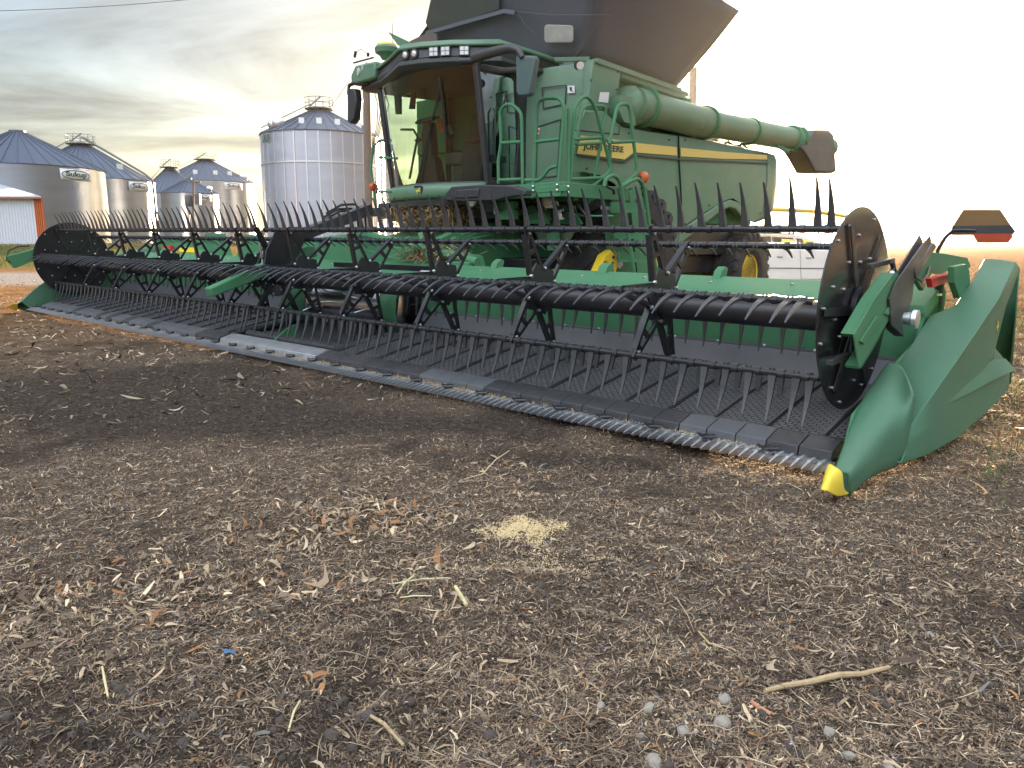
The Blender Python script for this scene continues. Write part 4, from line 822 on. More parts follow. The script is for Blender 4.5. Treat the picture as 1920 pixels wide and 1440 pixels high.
# roof: prow outline
ro = [(cab_l-.28, 3.10), (5.75, 2.70), (6.10, 2.52), (6.42, 2.45), (6.75, 2.56), (7.2, 2.76), (cab_r+.52, 2.98), (cab_r+.30, 4.4), (cab_l-.2, 4.4)]
def rp(k, z, cx=6.45, cy=3.5): return [P(cx+(a-cx)*k, cy+(b-cy)*k, z-(.05 if 6.7 < a < 7.4 and b < 3 else .02 if a > 7.4 and b < 3 else 0)) for a, b in ro]
def stack(q, layers):
    n = len(layers[0]); vs = [p for l in layers for p in l]; q.add(vs, [tuple(range(n-1, -1, -1)), tuple((len(layers)-1)*n+i for i in range(n))] + [(j*n+i, j*n+(i+1) % n, (j+1)*n+(i+1) % n, (j+1)*n+i) for j in range(len(layers)-1) for i in range(n)])
q = B(); stack(q, [rp(.93, 3.36), rp(.99, 3.41), rp(.97, 3.47)]); q.build('roof_visor', INTM, cb, bevel=.008)
q = B(); stack(q, [rp(.97, 3.47), rp(.955, 3.585)]); q.build('roof_light_band', BLKP, cb, bevel=.008)
q = B(); stack(q, [rp(.99, 3.585), rp(1.0, 3.61), rp(.93, 3.67), rp(.6, 3.71)]); q.build('roof_cap', GREEN, cb, smooth=50, bevel=.01)
q = B(); 
for a0_, a1_, b0_ in ((7.25, 7.97, 2.80),):
    q.prism([P(a0_, b0_-.06, 3.42), P(a1_, b0_+.08, 3.44), P(a1_+.02, b0_+.10, 3.58), P(a1_-.15, b0_+.05, 3.68), P(a0_, b0_-.05, 3.64)], V*.5)
q.build('roof_corner', GREEN, cb, bevel=.03)
# lights along the roof band
def bandpt(a, z, d=.012):
    for (a0, b0), (a1, b1) in zip(ro, ro[1:]):
        if a0 <= a <= a1:
            t = (a-a0)/(a1-a0); k = .963; p = P(6.45+(a-6.45)*k, 3.5+(b0+(b1-b0)*t-3.5)*k, z); n_ = (U*(a1-a0)+V*(b1-b0)).cross(Z); n_ = -n_.normalized() if n_.dot(-V) < 0 else n_.normalized(); return p+n_*d, n_, (U*(a1-a0)+V*(b1-b0)).normalized()
for a in (6.32, 6.18):
    p, n_, t_ = bandpt(a, 3.53, 0); q = B(); q.mi = 1; q.lathe(p, n_, [(0, .058), (.025, .058), (.027, .048)], 18); q.mi = 0; q.lathe(p+n_*.018, n_, [(0, .046), (.012, .03), (.014, 0)], 18); q.build('round_headlight', [LAMP, BLKP], cb)
for a in (5.93, 5.79, 5.60):
    p, n_, t_ = bandpt(a, 3.53, 0); q = B(); q.mi = 1
    c = [p+t_*x*.062+Z*y*.055 for x, y in ((-1, -1), (1, -1), (1.0, 1), (-1.0, 1))]; q.hexa([*c, *[k_+n_*.03 for k_ in c]]); q.mi = 0
    for x in (-.5, .5):
        for y in (-.5, .5): c = [p+n_*.03+t_*(x+u_*.42)*.055+Z*(y+w_*.42)*.05 for u_, w_ in ((-1, -1), (1, -1), (1, 1), (-1, 1))]; q.hexa([*c, *[k_+n_*.006 for k_ in c]])
    q.build('work_lamp', [LAMP, BLKP], cb)
# left pod lights, GPS dome, small masts
q = B()
for x, y in ((683, 127), (675, 135), (690, 124)): q.lathe(TB(x, y, 2.86), -V+U*.35, [(0, .055), (.03, .055), (.04, .03)], 16)
q.build('round_headlight', LAMP, cb)
q = B(); g = TB(725, 100, 3.05); q.lathe(g, Z, [(-.08, .07), (-.03, .10), (.0, .155), (.06, .165), (.09, .14)], 28); gd = q.build('gps_dome', GREEN, cb, smooth=40)
q = B(); q.lathe(g, Z, [(.09, .14), (.115, .13), (.125, .09), (.128, 0)], 28); q.build('dome_cap', YEL, gd); 
q = B(); q.tube([TB(736, 92, 3.1), TB(736, 42, 3.1)], .004, 6); q.tube([TB(665, 108, 3.0), TB(667, 96, 3.0)], .02, 8); q.tube([TB(690, 106, 3.0), TB(690, 99, 3.0)], .02, 8); q.tube([TB(667, 98, 3.0), TB(677, 92, 3.0), TB(688, 100, 3.0)], .004, 6); q.tube([TB(663, 118, 2.9), TB(700, 108, 2.9)], .012, 6); q.build('antenna', BLK, cb)
# mirrors
q = B(); q.tube([TB(890, 108, 2.8), TB(930, 96, 2.65), TB(958, 90, 2.6), TB(972, 94, 2.6), TB(980, 108, 2.6)], [.06, .055, .05, .04, .03], 12); q.tube([TB(905, 125, 2.9), TB(945, 132, 2.75), TB(975, 130, 2.65)], .03, 8); ml = q.build('mirror_arm', BLKP, cb, smooth=60)
q = B(); q.prism(pb([(966, 103), (1000, 104), (1003, 108), (993, 176), (986, 180), (971, 180), (967, 172)], 2.6), V*.09); q.build('mirror_head', mat('mirror_shell', (.06, .10, .10), .4), cb, bevel=.02)
q = B(); q.tube([TB(692, 156, 2.9), TB(665, 155, 2.85), TB(655, 160, 2.85), TB(654, 178, 2.85)], .028, 10); q.prism(pb([(651, 165), (664, 166), (668, 185), (664, 222), (656, 232), (651, 228)], 2.8), V*.12); q.build('mirror_head', BLKP, cb, bevel=.015)
# cab base
def lowfront(pix, m, name, b, th, bev=.01): q = B(); q.prism(pb(pix, b), V*th); return q.build(name, m, cb, bevel=bev)
q = B(); rows = []
for z, k in ((1.985, .0), (1.94, -.03), (1.86, -.03), (1.80, .02)): rows.append([P(a, 3.10-.32*(1-((a-6.45)/.98)**2)+k, z) for a in [cab_l-.02+i*(cab_r-cab_l+.04)/18 for i in range(19)]])
q.grid(rows); fb = q.build('cab_front_fairing', GREEN, cb, solid=.03, smooth=60)
q = B(); rows = []
for z, k in ((1.80, .0), (1.78, -.03), (1.735, -.02), (1.73, .10)): rows.append([P(a, 3.12-.32*(1-((a-6.45)/.98)**2)+k, z) for a in [cab_l-.02+i*(cab_r-cab_l+.04)/18 for i in range(19)]])
q.grid(rows); q.build('cab_lower_trim', BLKP, cb, solid=.03, smooth=60)
q = B(); q.prism(pb([(826, 374), (846, 350), (900, 346), (960, 348), (985, 356), (985, 366), (960, 368), (925, 376), (860, 377)], 2.72), V*.12); q.prism(pb([(845, 372), (856, 356), (898, 353), (896, 370)], 2.70), V*.03); q.build('step_trim', BLKP, cb, bevel=.012)
q = B(); q.prism(pb([(778, 348), (792, 348), (794, 354), (791, 365), (785, 368), (779, 365), (776, 354)], 2.745), -V*.006); bd = q.build('front_badge', BLK, fb, bevel=.002)
q = B(); c0_ = TB(785, 358, 2.735); q.prism([c0_-U*x*.075+Z*y*.085-V*.006 for x, y in DEER], -V*.004); q.build('badge_deer', YEL, fb)
# interior
q = B(); q.box(P, 6.15, 6.65, 3.45, 3.85, 2.30, 2.46); q.hexa([P(6.15, 3.82, 2.4), P(6.65, 3.82, 2.4), P(6.65, 3.98, 2.4), P(6.15, 3.98, 2.4), P(6.2, 3.95, 3.05), P(6.6, 3.95, 3.05), P(6.6, 4.08, 3.05), P(6.2, 4.08, 3.05)]); q.box(P, 6.25, 6.55, 3.5, 3.8, 1.96, 2.3); 
for i in range(6): q.box(P, 6.02, 6.2, 3.3-.0*i, 3.75, 2.02+.055*i, 2.06+.055*i)
q.build('seat', SEATM, cb, bevel=.03)
q = B(); q.box(P, 5.75, 6.12, 3.25, 3.95, 1.96, 2.52); q.box(P, 5.78, 6.08, 3.22, 3.5, 2.52, 2.60); q.prism(pb([(834, 236), (842, 232), (850, 252), (842, 256)], 3.3), V*.05); q.build('armrest_console', INTM, cb, bevel=.02)
sw = TB(796, 224, 3.22)
q = B(); q.prism(pb([(778, 345), (786, 318), (792, 300), (790, 250), (794, 228), (803, 228), (806, 250), (808, 290), (815, 300), (822, 345)], 3.22), V*.14)
pts = [sw+U*.17*math.cos(t)+(V*.8+Z*.30)*.17*math.sin(t)+V*.05 for t in [2*math.pi*i/24 for i in range(25)]]; q.tube(pts, .018, 8, cap=False); q.bar(sw-U*.16+V*.05, sw+U*.16+V*.05, .05, .03); q.prism(pb([(776, 262), (788, 258), (792, 262), (780, 268)], 3.2), V*.03); q.build('steering_wheel', INTM, cb, bevel=.005)
q = B(); q.tube([TB(752, 243, 3.6), TB(775, 243, 3.6), TB(783, 256, 3.6), TB(768, 335, 3.6)], .018, 8); q.build('handrail', GREENF, cb)
q = B(); q.prism(pb([(818, 224), (826, 222), (832, 246), (824, 248)], 3.35), V*.02); q.build('orange_tag', ORN, cb)
q = B(); q.prism(pb([(771, 172), (777, 172), (775, 204), (766, 204)], 3.2), V*.04); q.prism(pb([(786, 165), (797, 165), (796, 184), (786, 182)], 3.2), V*.04); q.tube([TB(745, 170, 3.2), TB(760, 178, 3.2), TB(768, 180, 3.2)], .012, 6); q.prism(pb([(738, 172), (750, 172), (750, 214), (741, 214)], 3.5), V*.04); q.box(P, 5.7, 5.75, 3.6, 3.9, 2.6, 2.85); q.build('monitor', INTM, cb, bevel=.006)
q = B(); q.prism([wscur(.95, 2.03)+V*.05, wscur(.95, 2.6)+V*.05, wscur(.86, 2.2)+V*.05, wscur(.80, 2.03)+V*.05], V*.02); q.build('corner_trim', BLKP, cb)
q = B()
q.tube([wscur(.5, 2.02)-V*.03, wscur(.42, 2.35)-V*.035, wscur(.22, 3.15)-V*.035], .010, 6); q.tube([wscur(.22, 2.55)-V*.04, wscur(.22, 3.25)-V*.04], .012, 6); q.build('wiper', BLK, cb)
q = B(); q.tube([P(cab_l-.05, 3.2, 2.3), P(cab_l-.06, 3.2, 2.85), P(cab_l-.02, 3.2, 2.9)], .012, 8); q.tube([P(cab_l-.05, 3.3, 2.32), P(cab_l-.06, 3.3, 2.8)], .01, 8); q.box(P, cab_l-.06, cab_l-.01, 3.15, 3.4, 2.25, 2.33); q.tube([P(cab_l-.03, 3.35, 3.1), P(cab_l-.09, 3.38, 3.12), P(cab_l-.06, 3.36, 2.95)], .015, 8); q.build('door_handle', BLK, cb)
# right-hand side railing and lamp bracket of the machine
q = B(); R = .018
q.tube([P(7.75, 3.1, 1.72), P(7.85, 3.1, 2.3), P(7.85, 3.15, 2.62), P(7.75, 3.2, 2.7), P(7.5, 3.2, 2.68)], R, 8); q.tube([TB(710, 295, 3.0), TB(745, 297, 3.0)], R, 8); q.tube([TB(722, 180, 3.1), TB(718, 230, 3.1), TB(725, 250, 3.1), TB(730, 285, 3.1)], .013, 6)
q.tube([TB(712, 360, 2.9), TB(750, 358, 2.9)], R, 8); q.build('handrail', GREENF, cb)
q = B(); q.box(P, 7.55, 7.95, 2.95, 3.1, 1.62, 1.74); q.box(P, 7.35, 7.6, 3.0, 3.12, 1.58, 1.80); q.build('lamp_bracket', BLKP, cb, bevel=.015)
def beacon(p, r=.055):
    q = B(); q.lathe(p, -V, [(-.03, r*.7), (0, r), (.03, r*.95), (.045, r*.5)], 18); q.build('marker_lamp', ORN, cb)
q = B(); c_ = TB(700, 350, 2.9); q.lathe(c_, U, [(-.03, .04), (0, .062), (.03, .055), (.04, .03)], 18); q.build('marker_lamp', ORN, cb)
q = B()
for i in range(4): q.tube([TB(704+i*2, 340+i*5, 2.88), TB(708+i, 352+i*3, 2.88), TB(704+i, 362, 2.88)], .008, 6)
q.build('lamp_guard', BLK, cb)
# ---- platform, rails, ladder on the left side
q = B(); q.box(P, 4.2, 5.45, 2.98, 4.15, 1.90, 1.935); q.bar(P(5.45, 2.97, 1.85), P(4.2, 2.97, 1.85), .05, .16); q.bar(P(4.2, 2.97, 1.85), P(4.2, 4.3, 1.85), .05, .16); q.prism(pb([(992, 352), (1066, 346), (1066, 358), (1008, 362), (1000, 372), (992, 372)], 2.94), V*.02)
q.build('platform', GREENF, cb, bevel=.006)
q = B()
for x, y in ((1000, 350), (1000, 358), (1045, 347), (1045, 357), (1066, 350), (1066, 361)): q.lathe(TB(x, y, 2.935), -V, [(0, .016), (.014, .016), (.018, .008)], 10)
q.build('platform_bolt', STEEL, cb)
def rail(paths, fn, r=.021):
    q = B()
    for pth in paths:
        pts = [fn(x, y) for x, y in pth]
        if len(pts) > 2:      # round the corners
            o_ = [pts[0]]
            for i in range(1, len(pts)-1):
                p0, p1, p2 = pts[i-1], pts[i], pts[i+1]; d1 = min(.07, (p1-p0).length*.45); d2 = min(.07, (p2-p1).length*.45); s_ = p1+(p0-p1).normalized()*d1; e_ = p1+(p2-p1).normalized()*d2
                o_ += [s_, s_*.25+p1*.5+e_*.25, e_]
            pts = o_+[pts[-1]]
        q.tube(pts, r, 10)
    return q.build('handrail', GREENF, cb, smooth=60)
rail([[(935, 344), (934, 300), (940, 268), (937, 208), (947, 196), (960, 195), (978, 212), (980, 345)], [(942, 268), (977, 266)], [(935, 338), (978, 336)]], lambda x, y: TB(x, y, 2.97))
rail([[(1000, 352), (1008, 192), (1016, 185), (1048, 183), (1058, 197), (1047, 345)], [(1004, 266), (1050, 261)], [(984, 338), (1014, 338), (1030, 314), (1045, 312)]], lambda x, y: TB(x, y, 2.98))
rail([[(1066, 345), (1066, 204)], [(1070, 338), (1077, 200), (1092, 181), (1105, 182), (1117, 204), (1143, 306), (1143, 322), (1097, 361)], [(1073, 261), (1126, 258)], [(1069, 336), (1140, 333)]], lambda x, y: TA(x, y, 4.2))
rail([[(1080, 270), (1091, 204), (1102, 198), (1134, 199), (1136, 212), (1115, 332)], [(1081, 271), (1128, 268)], [(1125, 255), (1145, 268), (1142, 330)]], lambda x, y: TA(x, y, 4.45))
rail([[(1143, 270), (1157, 198), (1168, 194), (1180, 196), (1195, 325), (1166, 348)], [(1147, 267), (1187, 265)]], lambda x, y: TA(x, y, 4.05))
rail([[(1133, 350), (1135, 335), (1150, 327), (1162, 337), (1178, 440), (1190, 516)], [(1165, 350), (1185, 338), (1198, 334), (1208, 350), (1220, 440), (1232, 516)]], lambda x, y: TA(x, y, 3.95), .024)
q = B(); q.lathe(TA(1207, 333, 4.0), -V, [(-.03, .04), (0, .075), (.04, .07), (.06, .03)], 18); q.build('marker_lamp', ORN, cb)
q = B()
for i in range(4): q.tube([TA(1196+i*2, 338+i*4, 4.0), TA(1200+i*2, 330+i*6, 4.0), TA(1206+i, 346+i*4, 4.0)], .01, 6)
q.tube([TA(1134, 335, 4.1), TA(1138, 350, 4.1), TA(1150, 356, 4.1), TA(1152, 364, 4.1)], .018, 8); q.build('lamp_guard', BLK, cb)
q = B()
def step_(y, x0, x1, a_=3.95): p0 = TA(x0, y, a_); p1 = TA(x1, y, a_); q.hexa([p0-Z*.03, p1-Z*.03, p1-Z*.03+U*.22, p0-Z*.03+U*.22, p0, p1, p1+U*.22, p0+U*.22]); q.hexa([p0-Z*.03+U*.2, p1-Z*.03+U*.2, p1-Z*.03+U*.22, p0-Z*.03+U*.22, p0+Z*.1+U*.2, p1+Z*.1+U*.2, p1+Z*.1+U*.22, p0+Z*.1+U*.22])
step_(394, 1172, 1214); step_(443, 1178, 1219); step_(487, 1186, 1226); q.build('ladder', GREENF, cb, bevel=.004)
q = B(); q.prism(pa([(1128, 362), (1165, 356), (1178, 440), (1190, 520), (1150, 520), (1140, 440)], 4.3), U*.05); q.prism(pa([(1180, 360), (1200, 350), (1218, 430), (1232, 520), (1196, 520)], 4.35), U*.05); q.build('ladder_panel', GREENF, cb)
q = B(); q.prism(pa([(1146, 362), (1156, 362), (1160, 385), (1148, 388)], 4.28), -U*.004); q.prism(pa([(1157, 362), (1161, 361), (1163, 371), (1158, 372)], 4.28), -U*.004); q.prism(pa([(1126, 386), (1165, 391), (1164, 396), (1126, 392)], 4.26), -U*.012); q.prism(pa([(1161, 448), (1167, 449), (1167, 455), (1162, 454)], 4.28), -U*.004)
q.prism(pa([(1156, 487), (1164, 484), (1168, 496), (1162, 504), (1156, 498)], 4.28), -U*.004); q.build('warning_sticker', mat('sticker_blue_white', (.5, .55, .62), .4, var=.5, vs=30), cb)
q = B(); q.tube([TA(1232, 500, 4.6), TA(1240, 480, 4.6)], .05, 12); q.tube([TA(1255, 520, 4.6), TA(1262, 490, 4.6)], .035, 12); q.build('hose_canister', GALV, cb)

# ------------------------------------------------------------------ BACKGROUND: grain bins
def corr_mat(name, col, rough, metal, pitch=14.0, strength=.0):
    m = bpy.data.materials.new(name); m.use_nodes = True; nt = m.node_tree; N = nt.nodes; L = nt.links; p = N['Principled BSDF']
    geo = N.new('ShaderNodeNewGeometry'); sp = N.new('ShaderNodeSeparateXYZ'); L.new(geo.outputs['Position'], sp.inputs[0])
    mu = N.new('ShaderNodeMath'); mu.operation = 'MULTIPLY'; L.new(sp.outputs[2], mu.inputs[0]); mu.inputs[1].default_value = pitch*2*math.pi/1.5
    si = N.new('ShaderNodeMath'); si.operation = 'SINE'; L.new(mu.outputs[0], si.inputs[0])
    b = N.new('ShaderNodeBump'); b.inputs['Strength'].default_value = strength; b.inputs['Distance'].default_value = .02; L.new(si.outputs[0], b.inputs['Height']); L.new(b.outputs[0], p.inputs['Normal'])
    tc = N.new('ShaderNodeTexCoord'); mp = N.new('ShaderNodeMapping'); mp.inputs['Scale'].default_value = (.25, .25, 1.1); L.new(tc.outputs['Object'], mp.inputs[0])
    no = N.new('ShaderNodeTexNoise'); no.inputs['Scale'].default_value = 1.2; no.inputs['Detail'].default_value = 6; L.new(mp.outputs[0], no.inputs['Vector'])
    mx = N.new('ShaderNodeMix'); mx.data_type = 'RGBA'; L.new(no.outputs[0], mx.inputs[0]); mx.inputs[6].default_value = (*[c*.78 for c in col], 1); mx.inputs[7].default_value = (*[min(1, c*1.15) for c in col], 1); L.new(mx.outputs[2], p.inputs['Base Color'])
    p.inputs['Roughness'].default_value = rough; p.inputs['Metallic'].default_value = metal; return m
BINW = corr_mat('galvanised_bin_wall', (.34, .37, .42), .34, 1.0)
BINL = corr_mat('pale_bin_wall', (.40, .44, .52), .42, .8, strength=.2)
BINR = mat('bin_roof_metal', (.095, .125, .18), .45, .5, var=.15, vs=.8)
SIGNW = mat('sign_white', (.72, .74, .74), .5, var=.05); SIGNG = mat('sign_dark_green', (.03, .10, .07), .5)
def hgt(x, y): return float(gh(np.array([x]), np.array([y]))[0])
def grain_bin(label, cx, eave, halfw, peak, Y, sign=None, walk=0, ribs=0, vents=(), wallm=None, ring=0, chute=False, letters='Sukup', group='steel grain bins'):
    e = TY(cx, eave, Y); r = halfw/FPX*Y/math.cos(PIT); c = Vector((e.x, e.y, 0)); ze = e.z; zp = TY(cx, peak, Y).z; z0 = hgt(c.x, c.y)-.3
    t = thing('grain_bin', label, 'grain bin', (c.x, c.y, z0), group)
    q = B(); q.lathe(c+Z*z0, Z, [(0, r), (ze-z0, r)], 96); q.build('wall', wallm or BINW, t, smooth=30)
    cap = r*.10
    q = B(); q.lathe(c+Z*ze, Z, [(-.05, r+.12), (.02, r+.14), (zp-ze-.25, cap+.1), (zp-ze-.2, cap), (zp-ze, cap), (zp-ze+.02, 0)], 96)
    nr = 36
    for i in range(nr):
        a = 2*math.pi*i/nr; d = Vector((math.cos(a), math.sin(a), 0)); q.bar(c+d*(r+.12)+Z*(ze+.06), c+d*(cap+.1)+Z*(zp-.2), .07, .09)
    q.build('roof', BINR, t, smooth=30)
    vd = (CAM-c); vd.z = 0; vd.normalize(); sd = Vector((-vd.y, vd.x, 0))*-1   # sd points to image right
    if sd.x < 0: sd = -sd
    for f, up_ in vents:
        ang = f; d = (vd*math.cos(ang)+sd*math.sin(ang)); k = .80 if up_ == 'b' else .72; p = c+d*(r*k)+Z*(ze+(zp-ze)*(1-k))
        q = B()
        if up_ == 'b': q.sphere(p+Z*.35, .55*r/5.5, 14)
        else: q.box(lambda a, b, z: p+sd*a+vd*b+Z*z, -.24*r/5.5, .24*r/5.5, -.2, .4, -.1, .42*r/5.5)
        q.build('roof_vent', GALV, t)
    if ribs:
        q = B()
        for i in range(ribs):
            a = 2*math.pi*i/ribs; d = Vector((math.cos(a), math.sin(a), 0)); q.bar(c+d*(r+.03)+Z*z0, c+d*(r+.03)+Z*(ze-.1), .10, .09, d)
        q.build('wall_stiffener', GALV, t)
    if ring:
        q = B(); q.lathe(c+Z*(ze-ring), Z, [(-.06, r+.02), (-.06, r+.10), (.06, r+.10), (.06, r+.02)], 96); q.build('wind_ring', GALV, t)
    if walk:
        q = B(); R_ = walk; zb = zp-.15
        for dz in (0, .5, 1.05): q.tube([c+Vector((math.cos(a)*R_, math.sin(a)*R_, zb+dz)) for a in [2*math.pi*i/24 for i in range(25)]], .03, 5, cap=False)
        for i in range(12): a = 2*math.pi*i/12; p = c+Vector((math.cos(a)*R_, math.sin(a)*R_, zb)); q.tube([p, p+Z*1.05], .03, 5)
        q.lathe(c+Z*(zb-.05), Z, [(0, R_+.05), (.06, R_+.05)], 24)
        q.bar(c+Z*(zb+.2)-sd*R_*.7, c+Z*(zb+1.3)+sd*.2, .15, .15); q.build('catwalk', RAILM, t)
        q = B(); d = (vd*.35-sd*.94).normalized()
        for off in (-.2, .2): q.bar(c+d*(r+.1)+vd*off+Z*(ze+.5), c+d*(cap+.3)+vd*off+Z*(zp+.3), .05, .05)
        q.build('roof_ladder', RAILM, t)
    if chute:
        q = B(); d = (vd*.45+sd*.9).normalized(); pp = [c+Z*(zp+.7)+sd*.2, c+d*r*.5+Z*(ze+(zp-ze)*.5+.75), c+d*(r*.93)+Z*(ze+.95), c+d*(r*1.04)+Z*(ze+.2), c+d*(r*1.05)+Z*(ze-1), c+d*(r*1.06)+Z*(z0+1)]; q.tube(pp, .14, 8); q.build('fill_pipe', RAILM, t)
    if sign:
        for ang, w, hh, st in sign:
            d = (vd*math.cos(ang)+sd*math.sin(ang)); tn = Vector((-d.y, d.x, 0)); tn = tn if tn.dot(sd) > 0 else -tn; zc = ze-hh*.72
            if st == 'board':
                q = B(); m_ = 9
                rows = [[c + (d*math.cos(u_)+tn*math.sin(u_))*(r+.10) + Z*(zc+s_*hh/2) for u_ in [(-.5+i/(m_-1))*w/r for i in range(m_)]] for s_ in (-1, 1)]
                q.grid(rows); sg_ = q.build('sign', SIGNW, t, solid=.03, smooth=60)
                q = B(); q.tube([c + (d*math.cos(math.cos(p_)*w*.45/r)+tn*math.sin(math.cos(p_)*w*.45/r))*(r+.13)+Z*(zc+math.sin(p_)*hh*.40) for p_ in [2*math.pi*i/40 for i in range(41)]], .035, 5, cap=False); q.build('sign_oval', SIGNG, sg_)
                tx = text('lettering', letters, c+d*(r+.13)+Z*(zc+hh*.04), tn, Z, hh*.62, SIGNG, sg_, width=w*.68, bold=.02)
            else:
                tx = text('lettering', letters, c+d*(r+.10)+Z*zc, tn, Z, hh, SIGNG, t, width=w, bold=.03)
                sg_ = tx
            # bend lettering round the wall
            o_ = Vector(tx['_w'])
            for vv in tx.data.vertices:
                p = vv.co+o_-c; u_ = (p.dot(tn))/r; rad = r+.14; z_ = p.z; np_ = (d*math.cos(u_)+tn*math.sin(u_))*rad; vv.co = Vector((np_.x, np_.y, z_))+c-o_
    return t
grain_bin('big grain bin at the left edge of the picture, right behind the low white shed', 40, 318, 133, 245, 80, sign=[(.64, 3.3, 1.05, 'board')], vents=())
grain_bin('second big grain bin from the left, with a filling pipe down its right side', 158, 340, 115, 268, 98, sign=[(.82, 3.3, 1.1, 'board')], walk=1.6, chute=True, vents=((.75, 'x'),))
grain_bin('small grain bin mostly hidden behind the second big one, only its right half showing', 258, 364, 51, 332, 132, sign=[(.62, 3.0, 1.0, 'board')], vents=((1.2, 'b'),))
grain_bin('small grain bin with railed catwalk on its roof, left of the pole with the transformer', 322, 364, 50, 312, 128, walk=1.5, vents=())
grain_bin('small grain bin right of the pole with the transformer, before the tall pointed one', 356, 364, 48, 334, 124, sign=[(.45, 2.8, 1.0, 'board')], vents=((1.0, 'b'),))
grain_bin('tall grain bin with pointed roof and small railing, right-most of the left-hand cluster', 388, 344, 82, 298, 150, sign=[(.55, 3.6, 1.2, 'board')], walk=2.0, vents=((-.9, 'x'), (-.3, 'x'), (.25, 'x'), (.7, 'x'), (1.25, 'b')))
grain_bin('large pale ribbed grain bin standing alone in the middle beside the wooden pole', 601, 258, 102, 202, 84, walk=1.45, ribs=32, ring=3.0, wallm=BINL, vents=((-1.25, 'b'), (-1.0, 'b'), (-.42, 'x'), (-.02, 'x'), (.4, 'x'), (1.1, 'x')), sign=[(.98, 1.6, .95, 'txt'), (-1.05, 1.5, .95, 'txt')], letters='SUKUP')
grain_bin('grain bin half hidden behind the wooden pole, its sunlit right edge showing', 664, 266, 52, 225, 120, ribs=28, ring=3.2, wallm=BINL)
grain_bin('farthest ribbed grain bin, a narrow strip between the pole and the cab', 688, 284, 47, 245, 140, ribs=28, ring=3.6, wallm=BINL)
# shed
sh = thing('metal_shed', 'low white corrugated metal shed with orange corner trim at the left edge', 'shed', TY(0, 455, 58)*1.0)
def shp(x, z, Y=58): p = TY(x, 400, Y); return Vector((p.x, Y, z))
q = B(); xs = np.linspace(-260, 66, 180); zt = lambda x: TY(x, 366+(x)*.075, 58).z
vs = []; 
for i, x in enumerate(xs): 
    p = shp(x, 0); o_ = .05*(1 if i % 3 else 0); vs.append([Vector((p.x, 58-o_, .9)), Vector((p.x, 58-o_, zt(66)))])
q.grid([[r[0] for r in vs], [r[1] for r in vs]]); q.build('wall', mat('white_ribbed_steel', (.62, .66, .72), .5, var=.05), sh, smooth=20, recalc=False)
q = B(); pr0 = shp(66, 0); pr1 = shp(83, 0)
q.hexa([Vector((pr0.x, 57.95, .9)), Vector((pr1.x, 58, .9)), Vector((pr1.x*70/58-.3, 70, .9)), Vector((pr0.x*70/58-2, 70, .9)), Vector((pr0.x, 57.95, zt(66))), Vector((pr1.x, 58, zt(66))), Vector((pr1.x*70/58-.3, 70, zt(66))), Vector((pr0.x*70/58-2, 70, zt(66)))])
for i in range(5): x = pr0.x+(pr1.x-pr0.x)*(i+.5)/5; q.box(lambda a, b, z: Vector((a, b, z)), x-.02, x+.02, 57.88, 57.96, .9, zt(66))
q.build('corner_trim', mat('orange_trim', (.62, .17, .05), .5), sh)
q = B(); zr = zt(66)
q.hexa([Vector((-60, 57.6, zr)), Vector((pr1.x+.1, 57.6, zr)), Vector((pr1.x*72/58, 72, zr+.0)), Vector((-60, 72, zr)), Vector((-60, 57.6, zr+.1)), Vector((pr1.x+.1, 57.6, zr+.1)), Vector((pr1.x-9.5, 66, zr+1.9)), Vector((-60, 66, zr+1.9))]); q.build('roof', mat('shed_roof_metal', (.50, .54, .60), .45, .3), sh)
q = B(); q.box(lambda a, b, z: Vector((a, b, z)), -60, pr1.x+.12, 57.5, 57.62, zr-.08, zr+.03); q.build('fascia', mat('rust_trim', (.32, .12, .06), .5), sh)

# poles and wires
def pole(label, x, y0, Y, h, r, name='utility_pole'):
    b_ = TY(x, y0, Y); t = thing(name, label, 'pole', (b_.x, Y, hgt(b_.x, Y))); q = B(); bb = Vector((b_.x, Y, hgt(b_.x, Y)-.5)); tp = Vector((TY(x, 300, Y).x, Y, h))
    q.tube([bb, tp], [r, r*.8], 14); q.build('post', WOOD, t); return t, tp
t1, tp1 = pole('thick weathered wooden pole rising just left of the cab, in front of the pale bin', 691.5, 440, 26, 6.6, .15)
q = B(); q.bar(tp1+Vector((.0, 0, -.35)), tp1+Vector((.5, 0, -.35)), .08, .08); q.build('crossarm', WOOD, t1)
q = B()
for k_ in range(4): q.tube([tp1+Vector((.15+.1*k_, 0, -.2)), tp1+Vector((.35+.12*k_, 0, -1.0)), tp1+Vector((.30+.05*k_, 0, -1.6)), tp1+Vector((.10, 0, -2.4-.1*k_))], .014, 5)
q.build('service_cable', HOSE, t1)
t2, tp2 = pole('wooden pole rising behind the right end of the grain tank flaps', 1293, 440, 38, 9.3, .22)
t3, tp3 = pole('thin distant pole with transformer and yard light among the left-hand bins', 360, 450, 78, 7.3, .12)
q = B(); q.bar(tp3+Vector((-.7, 0, -.25)), tp3+Vector((.7, 0, -.25)), .14, .14); q.build('crossarm', WOOD, t3)
q = B(); q.lathe(tp3+Vector((-.55, -.1, -2.6)), Z, [(0, .3), (.1, .36), (1.0, .36), (1.1, .3)], 16); q.box(lambda a, b, z: tp3+Vector((a, b, z)), .1, .6, -.3, .1, -2.4, -1.4); q.build('transformer', GRYP, t3)
q = B(); q.tube([tp3+Vector((-.8, 0, -1.5)), tp3+Vector((-.9, 0, -2.6)), tp3+Vector((-.6, 0, -3.3)), tp3+Vector((-.8, 0, -4.4))], .05, 6); q.build('service_cable', HOSE, t3)
